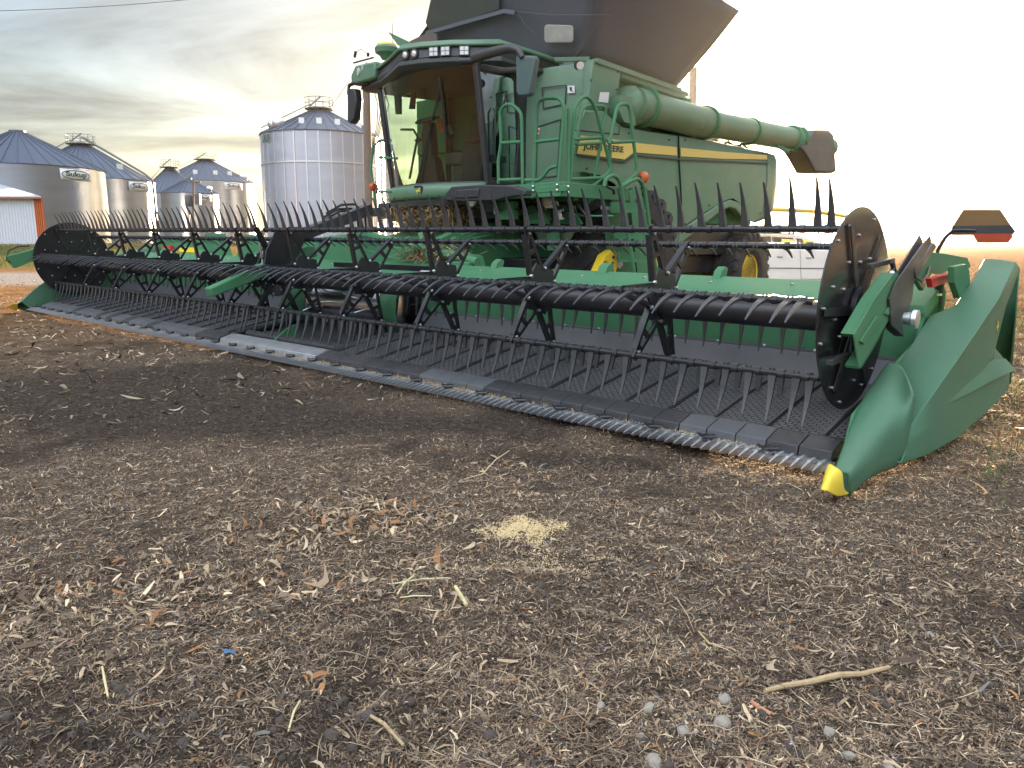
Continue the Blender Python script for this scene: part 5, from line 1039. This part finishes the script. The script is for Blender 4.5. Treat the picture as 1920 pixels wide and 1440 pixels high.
def wire(label, pts, r, group='overhead wires'):
    c = pts[0]; q = B(); o = None; P_ = []
    a, b = pts
    for i in range(13): t = i/12; P_.append(a*(1-t)+b*t-Z*(.9*4*t*(1-t)*(a-b).length/60))
    q.tube(P_, r, 6); o = q.build('overhead_wire', HOSE); tag(o, label, 'wire', group)
wire('single overhead wire crossing the sky at the top left corner', (TY(-160, 22, 40), TY(420, -8, 46)), .014)
wire('slanting guy wire running down behind the pale ribbed bin', (TY(655, 152, 100), TY(440, 432, 100)), .03)
for lab, yl, yr in (('topmost of the four wires at the right edge of the sky', 150, 155), ('second of the four wires at the right edge of the sky', 159, 163), ('third of the four wires at the right edge of the sky', 174, 181), ('lowest of the four wires at the right edge of the sky', 205, 208)):
    wire(lab, (TY(1640, yl-6, 70), TY(2050, yr+3, 62)), .03)

# parked car behind the combine
YC = 21.0
car = thing('parked_car', 'white estate car parked behind the combine, a yellow sheet lettered in black behind its glass', 'car', (TY(1500, 455, YC).x, YC, 0))
def cp(x, y, d=0): p = TY(x, y, YC); return Vector((p.x, YC+d, p.z))
W_ = Vector((0, 1.75, 0))
q = B(); body = [(1340, 526), (1338, 470), (1350, 462), (1560, 467), (1630, 476), (1642, 500), (1640, 526)]; q.prism([cp(*p) for p in body], W_); q.build('body', WHT, car, bevel=.05)
q = B(); cab_ = [(1398, 466), (1404, 446), (1416, 439), (1440, 437), (1500, 440), (1530, 450), (1560, 468)]; q.prism([cp(*p, .08) for p in cab_], W_*.92); q.build('cabin', WHT, car, bevel=.03)
q = B()
for w in ([(1410, 464), (1416, 447), (1424, 444), (1446, 443), (1448, 465)], [(1454, 465), (1452, 444), (1488, 446), (1498, 466)], [(1504, 466), (1494, 447), (1506, 448), (1524, 454), (1542, 467)]): q.prism([cp(*p, .05) for p in w], Vector((0, .03, 0)))
q.build('window', mat('dark_car_window', (.05, .05, .045), .08), car)
q = B(); q.bar(cp(1420, 436.5), cp(1490, 438.5), .05, .04); q.bar(cp(1450, 444, .03), cp(1451, 466, .03), .05, .04); q.build('roof_rail', GRYP, car)
q = B(); q.prism([cp(*p, .03) for p in ((1505, 448), (1526, 453), (1536, 460), (1530, 463), (1508, 458))], Vector((0, -.01, 0))); q.prism([cp(*p, .03) for p in ((1466, 448), (1488, 449), (1492, 457), (1467, 457))], Vector((0, -.01, 0))); ys = q.build('yellow_sheet', mat('yellow_sheet_paper', (.75, .72, .12), .6), car)
tag(text('lettering', '64', cp(1521, 456, .0), Vector((1, 0, 0)), Z, .13, BLK, car))
q = B(); 
for x, y in ((1462, 482), (1516, 484)): q.bar(cp(x-5, y, -.01), cp(x+5, y, -.01), .02, .03)
q.bar(cp(1500, 470, -.003), cp(1502, 524, -.003), .012, .01); q.bar(cp(1340, 502, -.003), cp(1636, 504, -.003), .012, .03); q.build('door_trim', mat('car_trim', (.12, .12, .12), .5), car)
q = B()
for x in (1402, 1590):
    c_ = cp(x, 524, -.02); q.lathe(c_, Vector((0, 1, 0)), [(0, .2), (.0, .33), (.2, .33), (.2, .1)], 28)
q.build('wheel', RUB, car)

# far tree line: irregular clumps of leaf-sized faces
LEAF = mat('autumn_leaves', (.075, .075, .03), .9, var=.5, vs=.8)
def tree(label, cx, cy, r, Y, seed, squash=.8, name='tree', group='distant trees'):
    rs = random.Random(seed); c = TY(cx, cy, Y); rr = r/FPX*Y; z0 = hgt(c.x, Y) if Y < 200 else 0; t = thing(name, label, 'tree', (c.x, Y, z0), group)
    q = B(); hc = max(c.z, z0+rr*squash)
    q.tube([Vector((c.x, Y, z0-.3)), Vector((c.x+rr*.05, Y, z0+(hc-z0)*.5)), Vector((c.x, Y, hc))], [rr*.09, rr*.07, rr*.02], 8)
    for i in range(5): a = rs.random()*6.28; q.tube([Vector((c.x, Y, z0+(hc-z0)*.45)), Vector((c.x+math.cos(a)*rr*.6, Y+math.sin(a)*rr*.6, hc+rs.random()*rr*.3))], [rr*.04, rr*.01], 5)
    q.build('trunk', WOOD, t)
    q = B(); blobs = [(rs.gauss(0, .45), rs.gauss(0, .35), rs.gauss(0, .42)*squash, rs.uniform(.22, .42)) for _ in range(16)]
    for i in range(1300):
        bx, by, bz, br = rs.choice(blobs); v_ = Vector((rs.gauss(0, 1), rs.gauss(0, 1), rs.gauss(0, 1))).normalized()*br*rs.random()**.4
        p = Vector((c.x+(bx+v_.x)*rr, Y+(by+v_.y)*rr, hc+(bz+v_.z)*rr)); p.z = max(p.z, z0+.1); s_ = rr*.045*rs.uniform(.6, 1.5)
        e1 = Vector((rs.gauss(0, 1), rs.gauss(0, 1), rs.gauss(0, 1))).normalized()*s_; e2 = e1.orthogonal().normalized()*s_
        q.add([p-e1, p+e2, p+e1, p-e2], [(0, 1, 2, 3)])
    q.build('crown', LEAF, t, smooth=0, recalc=False); return t
for k_, (lab, x, y, r, Y) in enumerate([('round distant tree seen just left of the cab base', 772, 436, 13, 240), ('broad distant tree between cab base and pole', 798, 438, 16, 240), ('distant tree right under the cab front', 830, 438, 14, 240),
    ('low distant tree right of the bins, near the pale ribbed one', 486, 438, 13, 200), ('small distant tree seen under the cab, right-hand of the three there', 862, 440, 12, 240),
    ('bushy tree on the horizon between reel arm and marker board', 1762, 449, 12, 260), ('tiny tree on the horizon right of the bushy one', 1818, 452, 7, 330)]):
    tree(lab, x, y, r, Y, 50+k_)
# far woods reading as one mass
q = B(); rs = random.Random(5)
for i in range(9000):
    x = rs.uniform(1640, 2100) if rs.random() < .75 else rs.uniform(420, 900); hmax = 6+3.5*math.sin(x*.021)+2.5*math.sin(x*.083+1)+(3 if x > 1860 else 0)
    if hmax < 1: continue
    Y = 700+rs.random()*60; p = TY(x, 455-rs.random()*hmax*.8, Y); s_ = rs.uniform(.7, 1.8); e1 = Vector((rs.gauss(0, 1), rs.gauss(0, 1), rs.gauss(0, 1))).normalized()*s_; e2 = e1.orthogonal().normalized()*s_
    q.add([p-e1, p+e2, p+e1, p-e2], [(0, 1, 2, 3)])
tag(q.build('far_woods', LEAF, None, smooth=0, recalc=False), 'thin line of far-off woods along the horizon', 'woods', kind='stuff')

# ------------------------------------------------------------------ GROUND LITTER
def attr_mat(name, rough=.85):
    m = bpy.data.materials.new(name); m.use_nodes = True; nt = m.node_tree; p = nt.nodes['Principled BSDF']; a = nt.nodes.new('ShaderNodeAttribute'); a.attribute_name = 'tint'
    nt.links.new(a.outputs[0], p.inputs['Base Color']); p.inputs['Roughness'].default_value = rough; p.inputs['Specular IOR Level'].default_value = .3; return m
LIT = attr_mat('plant_litter')
PAL = np.array([(.045, .033, .026), (.09, .066, .050), (.15, .112, .080), (.22, .168, .118), (.32, .245, .165), (.46, .37, .25), (.25, .13, .06), (.50, .42, .30), (.16, .15, .14)])
def litter(name, label, x, y, Ln, Wd, cols, lift=.0, curl=.25, kind='stuff', tilt=.22, seg=((-1, .35), (-.35, 1), (.35, .9), (1, .25))):
    n = len(x); z = gh(x, y); th = rng.uniform(0, 2*np.pi, n); ph = rng.normal(0, tilt, n)
    d = np.stack([np.cos(th)*np.cos(ph), np.sin(th)*np.cos(ph), np.sin(ph)], -1); s = np.stack([-np.sin(th), np.cos(th), rng.normal(0, .35, n)], -1); s /= np.linalg.norm(s, axis=1)[:, None]
    nn = np.cross(d, s); nn *= np.sign(nn[:, 2:3]+1e-9); c = np.stack([x, y, z+lift+np.abs(np.sin(ph))*Ln*.4+.001], -1)
    cu = rng.normal(0, curl, n)[:, None]*Ln[:, None]; si = rng.normal(0, curl*.7, n)[:, None]*Ln[:, None]
    L2 = (Ln/2)[:, None]; w = (Wd/2)[:, None]; rows = []
    for t, wf in seg:
        cc = c + d*L2*t + nn*cu*(1-t*t)*.6 + s*si*(t*t); rows += [cc-s*w*wf, cc+s*w*wf]
    co = np.stack(rows, 1).reshape(-1, 3)
    ns = len(seg); b_ = np.arange(n)[:, None]*2*ns; f = np.concatenate([b_+2*k_+np.array([0, 1, 3, 2]) for k_ in range(ns-1)], 1).reshape(-1, 4)
    me = bpy.data.meshes.new(name); me.vertices.add(len(co)); me.vertices.foreach_set('co', co.ravel().astype(np.float32)); me.loops.add(f.size); me.loops.foreach_set('vertex_index', f.ravel().astype(np.int32))
    me.polygons.add(len(f)); me.polygons.foreach_set('loop_start', (np.arange(len(f))*4).astype(np.int32)); me.update(calc_edges=True)
    a = me.attributes.new('tint', 'FLOAT_COLOR', 'POINT'); cl = np.repeat(np.concatenate([cols, np.ones((n, 1))], 1), 2*ns, 0); a.data.foreach_set('color', cl.ravel().astype(np.float32))
    me.materials.append(LIT); o = bpy.data.objects.new(name, me); scene.collection.objects.link(o); tag(o, label, 'litter', kind=kind); return o
def scatter(n, r0, r1, power=1.0, half=43):
    u_ = rng.random(n); r = r0*(r1/r0)**(u_**power); th = np.radians(rng.uniform(-half, half, n)); return r*np.sin(th), r*np.cos(th)
def keepcol(x, y, n0):
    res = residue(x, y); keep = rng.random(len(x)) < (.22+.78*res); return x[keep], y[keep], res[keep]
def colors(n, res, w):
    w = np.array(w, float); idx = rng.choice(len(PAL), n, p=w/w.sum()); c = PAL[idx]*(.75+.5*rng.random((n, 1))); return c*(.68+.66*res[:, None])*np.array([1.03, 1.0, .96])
x, y = scatter(150000, 1.15, 9.5, .95); x, y, rs_ = keepcol(x, y, 0); n = len(x); Ln = rng.gamma(2.4, .0062, n)+.006
litter('crop_residue', 'chopped brown and tan crop residue covering the soil in front of the header', x, y, Ln, Ln*rng.uniform(.07, .24, n), colors(n, rs_, (7, 7, 5, 5, 4, 1.8, .9, .3, 1.2)), seg=((-1, .7), (-.3, 1), (.4, .95), (1, .5)), curl=.18)
x, y = scatter(420000, 1.15, 9.0, .9); x, y, rs_ = keepcol(x, y, 0); n = len(x); Ln = rng.gamma(2.2, .0036, n)+.003
litter('chaff', 'fine matted chaff and broken stems between the larger residue', x, y, Ln, np.maximum(.0012, Ln*rng.uniform(.08, .3, n)), colors(n, rs_, (6, 7, 7, 6, 5, 2.4, .8, .4, 1)), seg=((-1, .8), (0, 1), (1, .7)), lift=.002, tilt=.35)
x, y = scatter(52000, 1.2, 16, 1.0); x, y, rs_ = keepcol(x, y, 0); n = len(x); Ln = rng.gamma(2.2, .020, n)+.015
litter('straw_litter', 'thin dry stems and fibres lying loose over the residue', x, y, Ln, rng.uniform(.0012, .0032, n), colors(n, rs_, (2, 3, 5, 5, 4, 2, .6, .4, 1)), lift=.004, curl=.16, tilt=.14)
x, y = scatter(42000, 6, 34, .9, 50); x, y, rs_ = keepcol(x, y, 0); n = len(x); Ln = rng.gamma(3, .018, n)+.03
litter('field_litter', 'coarse stalk litter scattered on the field around and behind the machine', x, y, Ln, Ln*rng.uniform(.08, .25, n), colors(n, rs_, (2, 3, 5, 6, 5, 3, 1, 1, 1)), lift=.003)
# husk drift left of the grain and clumps on the left foreground
hx, hy = [], []
for (px, py, sx, sy, m_) in ((700, 960, .22, .10, 420), (640, 1000, .22, .12, 300), (420, 1100, .45, .16, 420), (150, 1130, .35, .2, 300), (780, 1050, .10, .05, 120), (940, 880, .18, .08, 60), (420, 1270, .35, .08, 60), (1600, 1240, .25, .1, 25), (1900, 1100, .3, .3, 60)):
    g_ = TG(px, py); hx.append(rng.normal(g_.x, sx, m_)); hy.append(rng.normal(g_.y, sy, m_))
x = np.concatenate(hx); y = np.concatenate(hy); n = len(x); Ln = rng.gamma(3, .0095, n)+.012
litter('husk_litter', 'pale curled corn husk scraps drifted together left of the spilled grain', x, y, Ln, Ln*rng.uniform(.12, .34, n), colors(n, np.ones(n)*.85, (0, 2, 4, 6, 5, 2.5, 4, .6, .5)), lift=.006, curl=.4, tilt=.4)
# green and dry grass tufts on the right and on the verge
gx, gy = [], []
for (wx, wy, sx, sy, m_) in ((8.6, 11.5, .8, 2.6, 5200), (4.4, 6.2, .35, 1.2, 1200), (3.0, 3.9, .3, .7, 500), (-30, 45, 8, 5, 5000), (-45, 60, 10, 8, 5000)): gx.append(rng.normal(wx, sx, m_)); gy.append(rng.normal(wy, sy, m_))
x = np.concatenate(gx); y = np.concatenate(gy); n = len(x); sc_ = np.where(y > 30, 3.0, 1.0); z = gh(x, y); hh = rng.uniform(.03, .09, n)*sc_; dx = rng.normal(0, .5, n)*hh; dy = rng.normal(0, .5, n)*hh; w = .003*sc_*(1+rng.random(n)); th = rng.uniform(0, 6.28, n)
co = np.stack([np.stack([x-np.cos(th)*w, y-np.sin(th)*w, z-.005], -1), np.stack([x+np.cos(th)*w, y+np.sin(th)*w, z-.005], -1), np.stack([x+dx, y+dy, z+hh], -1)], 1).reshape(-1, 3)
me = bpy.data.meshes.new('grass'); me.from_pydata(co.tolist(), [], (np.arange(n*3).reshape(-1, 3)).tolist()); a = me.attributes.new('tint', 'FLOAT_COLOR', 'POINT')
pg = np.array([(.10, .15, .03), (.16, .19, .05), (.30, .27, .12), (.07, .11, .03)])[rng.integers(0, 4, n)]; a.data.foreach_set('color', np.repeat(np.concatenate([pg, np.ones((n, 1))], 1), 3, 0).ravel().astype(np.float32)); me.materials.append(LIT)
o = bpy.data.objects.new('grass', me); scene.collection.objects.link(o); tag(o, 'patches of short yellow green grass at the right and before the shed', 'grass', kind='stuff')
# golden stubble on the sunlit field at the right and beyond
def stubble(n, f_, h0, h1, w0, label):
    x, y = f_(n); m_ = ~(((x-OX)*V.x+(y-OY)*V.y < 2.3) & ((x-OX)*U.x+(y-OY)*U.y > -.55)); x = x[m_]; y = y[m_]; n = len(x); z = gh(x, y); hh = rng.uniform(h0, h1, n); dx = rng.normal(0, .45, n)*hh; dy = rng.normal(0, .45, n)*hh; th = rng.normal(0, .7, n); w = w0*(1+rng.random(n))*(1+np.hypot(x, y)*.02)
    co = np.stack([np.stack([x-np.cos(th)*w, y-np.sin(th)*w, z-.005], -1), np.stack([x+np.cos(th)*w, y+np.sin(th)*w, z-.005], -1), np.stack([x+dx+np.cos(th)*w*.7, y+dy, z+hh], -1), np.stack([x+dx-np.cos(th)*w*.7, y+dy, z+hh*.95], -1)], 1).reshape(-1, 3)
    me = bpy.data.meshes.new('stubble'); me.from_pydata(co.tolist(), [], (np.arange(n*4).reshape(-1, 4)).tolist()); a = me.attributes.new('tint', 'FLOAT_COLOR', 'POINT')
    pg = np.array([(.42, .27, .12), (.55, .37, .18), (.30, .19, .09), (.62, .47, .26)])[rng.integers(0, 4, n)]; a.data.foreach_set('color', np.repeat(np.concatenate([pg, np.ones((n, 1))], 1), 4, 0).ravel().astype(np.float32)); me.materials.append(LIT)
    o = bpy.data.objects.new('stubble', me); scene.collection.objects.link(o); tag(o, label, 'stubble', kind='stuff')
def reg_(n): r = 3.6*(60/3.6)**(rng.random(n)**.9); th = np.radians(rng.uniform(24, 50, n)); x = r*np.sin(th); y = r*np.cos(th); k_ = rng.random(n) < sstep(3.7, 6.5, y)*(.25+.75*sstep(.42, .58, fbm(x, y, 1.3, 3, 91))); return x[k_], y[k_]
stubble(60000, reg_, .008, .038, .0016, 'golden sunlit stubble on the field behind and beside the right end of the header')
x = rng.uniform(1.9, 12, 190000); y = rng.uniform(3.4, 14, 190000); kk = (rng.random(190000) < sstep(3.7, 5.2, y-.15*x+.4)*(5/np.hypot(x, y))**1.2*(.3+.7*sstep(.4, .55, fbm(x, y, 1.1, 3, 92)))) & ~(((x-OX)*V.x+(y-OY)*V.y < 2.2) & ((x-OX)*U.x+(y-OY)*U.y > -.5)) & (x > y*.38); x = x[kk]; y = y[kk]; n = len(x); Ln = rng.gamma(2.4, .011, n)+.01
gcol = np.array([(.46, .29, .13), (.60, .41, .20), (.32, .19, .09), (.20, .12, .06)])[rng.integers(0, 4, n)]
litter('golden_litter', 'loose golden straw on the soil beside the right end of the header', x, y, Ln, np.maximum(.0016, Ln*rng.uniform(.06, .18, n)), gcol, lift=.006, curl=.25, tilt=.55)
# spilled grain: small beans
def beans(name, label, pts, rad, m):
    ico = []; t = (1+5**.5)/2
    for a_, b_ in ((-1, t), (1, t), (-1, -t), (1, -t)): ico += [(a_, b_, 0)]
    for a_, b_ in ((-1, t), (1, t), (-1, -t), (1, -t)): ico += [(0, a_, b_)]
    for a_, b_ in ((t, -1), (t, 1), (-t, -1), (-t, 1)): ico += [(a_, 0, b_)]
    iv = np.array(ico)/np.linalg.norm(ico[0]); fc = np.array([(0,11,5),(0,5,1),(0,1,7),(0,7,10),(0,10,11),(1,5,9),(5,11,4),(11,10,2),(10,7,6),(7,1,8),(3,9,4),(3,4,2),(3,2,6),(3,6,8),(3,8,9),(4,9,5),(2,4,11),(6,2,10),(8,6,7),(9,8,1)])
    n = len(pts); co = (pts[:, None, :]+iv[None]*(rad*rng.uniform(.8, 1.15, n))[:, None, None]*np.array([1, 1, .85])).reshape(-1, 3); f = (fc[None]+(np.arange(n)*12)[:, None, None]).reshape(-1, 3)
    me = bpy.data.meshes.new(name); me.vertices.add(len(co)); me.vertices.foreach_set('co', co.ravel().astype(np.float32)); me.loops.add(f.size); me.loops.foreach_set('vertex_index', f.ravel().astype(np.int32)); me.polygons.add(len(f)); me.polygons.foreach_set('loop_start', (np.arange(len(f))*3).astype(np.int32)); me.update(calc_edges=True)
    me.polygons.foreach_set('use_smooth', [True]*len(f)); me.materials.append(m); o = bpy.data.objects.new(name, me); scene.collection.objects.link(o); tag(o, label, 'grain', kind='stuff'); return o
BEAN = mat('soybean', (.62, .48, .26), .45, var=.3, vs=90)
g0_ = TG(970, 994); g1_ = TG(1005, 1075)
cx_ = rng.uniform(-.5, .5, 90000); cy_ = rng.uniform(-.42, .36, 90000); nz = fbm(cx_+3, cy_+5, 11, 4, 77)-.5; nz2 = fbm(cx_+3, cy_+5, 4, 2, 15)-.5
d1 = np.hypot(cx_/.18, cy_/.125)+nz*1.3+nz2*.7; d2 = np.hypot((cx_-(g1_.x-g0_.x))/.26, (cy_-(g1_.y-g0_.y))/.17)+nz*1.1
pr_ = np.maximum(np.clip(1.25-d1, 0, 1)**1.2, .16*np.clip(1.5-d2, 0, 1)**1.3)+.012*np.clip(1.8-d2, 0, 1); kp = rng.random(90000) < pr_; bx = g0_.x+cx_[kp]; by = g0_.y+cy_[kp]; dd_ = np.clip(1.15-d1[kp], 0, 1); bz = gh(bx, by)+.002+.012*dd_*rng.random(len(bx))**.5
ax_ = bx[:1]; ay_ = by[:1]; az_ = bz[:1]
beans('spilled_grain', 'small golden pile of spilled beans on the dark soil in the foreground', np.stack([np.concatenate([bx, ax_]), np.concatenate([by, ay_]), np.concatenate([bz, az_])], -1), .0033, BEAN)
# beans and chaff lying along the knife
n = 2600; a_ = rng.uniform(.3, 9.5, n); cl_ = .5+.5*np.sin(a_*2.1+1)*np.sin(a_*.77+.4); kk = rng.random(n) < cl_; a_ = a_[kk]; n = len(a_); b_ = rng.uniform(.02, .085, n)
pw = np.array([tuple(HP(p, q_, .082+.008*rng.random())) for p, q_ in zip(a_, b_)]); beans('knife_grain', 'beans and chaff caught along the knife of the header', pw, .0042, mat('pale_bean', (.55, .43, .25), .6, var=.4, vs=60))
tag(strands('knife_chaff', lambda: (HP(random.choice([random.uniform(.5, 12), random.gauss(3.0, .6), random.gauss(5.6, .7)]), random.uniform(.0, .10), .088+.01*random.random()), Z), 900, .015, .07, STRAW, None, .002), 'short straw chaff lying along the knife behind the guards', 'straw', kind='stuff')

# individual stalks, straws and stones
def curve_piece(name, label, cat, pix, r, m, flat=.5, group=None, lift=.012):
    pts = []
    for i, (x, y) in enumerate(pix): g = TG(x, y); pts.append(Vector((g.x, g.y, hgt(g.x, g.y)+lift+.004*(i % 2))))
    q = B(); rr = [r*(.55+.5*math.sin(math.pi*(i+.6)/(len(pts)+.2))) for i in range(len(pts))]; q.tube(pts, rr, 8)
    base = pts[0]; o = q.build(name, m); 
    for v_ in o.data.vertices: v_.co -= base
    o.location = base; tag(o, label, cat, group); return o
CORN = mat('dry_corn_stalk', (.42, .31, .17), .7, var=.45, vs=30, bump=.3, bs=90)
PALE = mat('pale_straw', (.62, .55, .30), .6, var=.2, vs=40)
curve_piece('corn_stalk', 'thick split corn stalk lying across the right foreground, longest piece there', 'stalk', [(1434, 1296), (1470, 1284), (1515, 1274), (1570, 1264), (1618, 1252), (1668, 1243)], .009, CORN)
curve_piece('corn_stalk', 'short forked stalk scrap below the thick split stalk in the right foreground', 'stalk', [(1410, 1306), (1425, 1318), (1446, 1328)], .006, mat('pinkish_stalk', (.45, .22, .13), .7, var=.3))
curve_piece('straw_stem', 'straight pale yellow straw lying crosswise just below the husk drift', 'straw', [(730, 1101), (790, 1099), (842, 1095)], .0028, PALE, group=None)
curve_piece('straw_stem', 'short pale straw crossing the straight one at a slant', 'straw', [(745, 1117), (760, 1102), (776, 1087)], .004, PALE)
curve_piece('straw_stem', 'lower pale straw parallel to the straight one, nearer the viewer', 'straw', [(750, 1121), (780, 1123), (810, 1124)], .0028, PALE)
curve_piece('husk_strip', 'cream coloured husk strip standing out alone right of the pale straws', 'husk', [(854, 1110), (864, 1124), (875, 1140)], .008, PALE)
curve_piece('corn_stalk', 'long thin stalk slanting at bottom centre of the foreground', 'stalk', [(690, 1342), (720, 1362), (757, 1398)], .005, CORN)
curve_piece('corn_stalk', 'thin bent stem with its end near the bottom edge, left of centre', 'stalk', [(563, 1318), (552, 1350), (541, 1378)], .003, PALE)
curve_piece('corn_stalk', 'pale twisted stem upright in the left foreground', 'stalk', [(193, 1262), (197, 1285), (203, 1312)], .0035, PALE)
curve_piece('corn_stalk', 'thin bent grey stem above the thick split stalk on the right', 'stalk', [(1310, 1180), (1330, 1200), (1375, 1222)], .004, CORN)
curve_piece('corn_stalk', 'branched straw wisp behind the spilled grain', 'stalk', [(870, 905), (905, 890), (930, 868), (955, 850)], .003, PALE)
q = B(); g = TG(418, 1243); q.grid([[Vector((g.x+.018*i+random.gauss(0, .003), g.y+.012*j, hgt(g.x, g.y)+.014+.004*math.sin(i*2+j))) for i in range(3)] for j in range(3)]); tag(q.build('plastic_scrap', mat('blue_plastic', (.06, .14, .26), .6)), 'tiny crumpled blue plastic scrap in the left foreground residue', 'scrap')
STN = mat('field_stone', (.30, .27, .23), .85, var=.35, vs=25, bump=.4, bs=60)
def stone(label, x, y, w, seed, group='small stones on the soil'):
    g = TG(x, y); r = w/2/FPX*(g-CAM).length; rs = random.Random(seed); bm = bmesh.new(); bmesh.ops.create_icosphere(bm, subdivisions=3, radius=1); dirs = [(Vector((rs.gauss(0, 1), rs.gauss(0, 1), rs.gauss(0, 1))).normalized(), rs.uniform(.62, .9)) for _ in range(9)]
    for v_ in bm.verts:
        for d, c in dirs:
            k_ = v_.co.dot(d)
            if k_ > c: v_.co -= d*(k_-c)*.85
        v_.co = Vector((v_.co.x*r, v_.co.y*r*.85, v_.co.z*r*.7))
    me = bpy.data.meshes.new('stone'); bm.to_mesh(me); bm.free(); me.materials.append(STN); me.polygons.foreach_set('use_smooth', [True]*len(me.polygons)); me.set_sharp_from_angle(angle=math.radians(30))
    o = bpy.data.objects.new('stone', me); scene.collection.objects.link(o); o.location = (g.x, g.y, hgt(g.x, g.y)+r*.22); o.rotation_euler = (rs.random(), rs.random(), rs.random()*6); tag(o, label, 'stone', group)
for i, (lab, x, y, w) in enumerate([('rounded pale grey stone, largest of the group in the lower right foreground', 1218, 1326, 27), ('flat grey stone nearest the thick split stalk', 1360, 1300, 28), ('broad brownish pale stone between flat grey stone and bottom edge', 1353, 1345, 36), ('small stone right of the broad brownish one', 1554, 1367, 22),
    ('small pale stone at the left end of the stone group', 1126, 1326, 20), ('half buried stone at the bottom edge, left one of the bottom stones', 1225, 1430, 34), ('grey stone near the bottom edge right of the middle', 1594, 1407, 24), ('dark stone cut by the bottom edge at the right', 1668, 1436, 26),
    ('dull half buried stone below the broad brownish one', 1283, 1372, 26), ('little brown stone left of the dull half buried one', 1200, 1375, 18), ('lone pale pebble on the right above the stalks', 1744, 1188, 20), ('grey stone embedded behind and right of the grain pile', 1240, 952, 16)]):
    stone(lab, x, y, w, 100+i)
# pebbles and clods too many to count
n = 9000; x, y = scatter(n, 1.2, 8, 1.0, 40); kk = fbm(x, y, 1.7, 3, 60) > .46; x = x[kk]; y = y[kk]; n = len(x); z = gh(x, y)
o = beans('soil_clods', 'small dark clods and pebbles mixed into the soil', np.stack([x, y, z+.001], -1), rng.gamma(1.8, .0026, n)+.002, mat('clod', (.075, .06, .05), .95, var=.5, vs=12, bump=.5, bs=120)); o['category'] = 'clods'

# ------------------------------------------------------------------ thin haze volume added for the veil of glare
HAZE = .00016
q = B(); q.box(lambda a, b, z: Vector((a, b, z)), -1500, 1500, -200, 1500, -2.5, 30); hz = q.build('haze', [], None, smooth=0)
hm = bpy.data.materials.new('veil_haze'); hm.use_nodes = True; hn = hm.node_tree; hn.nodes.clear()
ho = hn.nodes.new('ShaderNodeOutputMaterial'); hv = hn.nodes.new('ShaderNodeVolumePrincipled'); hv.inputs['Color'].default_value = (.95, .95, .93, 1); hv.inputs['Density'].default_value = HAZE; hv.inputs['Anisotropy'].default_value = .8
hn.links.new(hv.outputs[0], ho.inputs['Volume']); hz.data.materials.append(hm); tag(hz, 'thin haze added over the yard for its veil of glare', 'haze', kind='stuff')
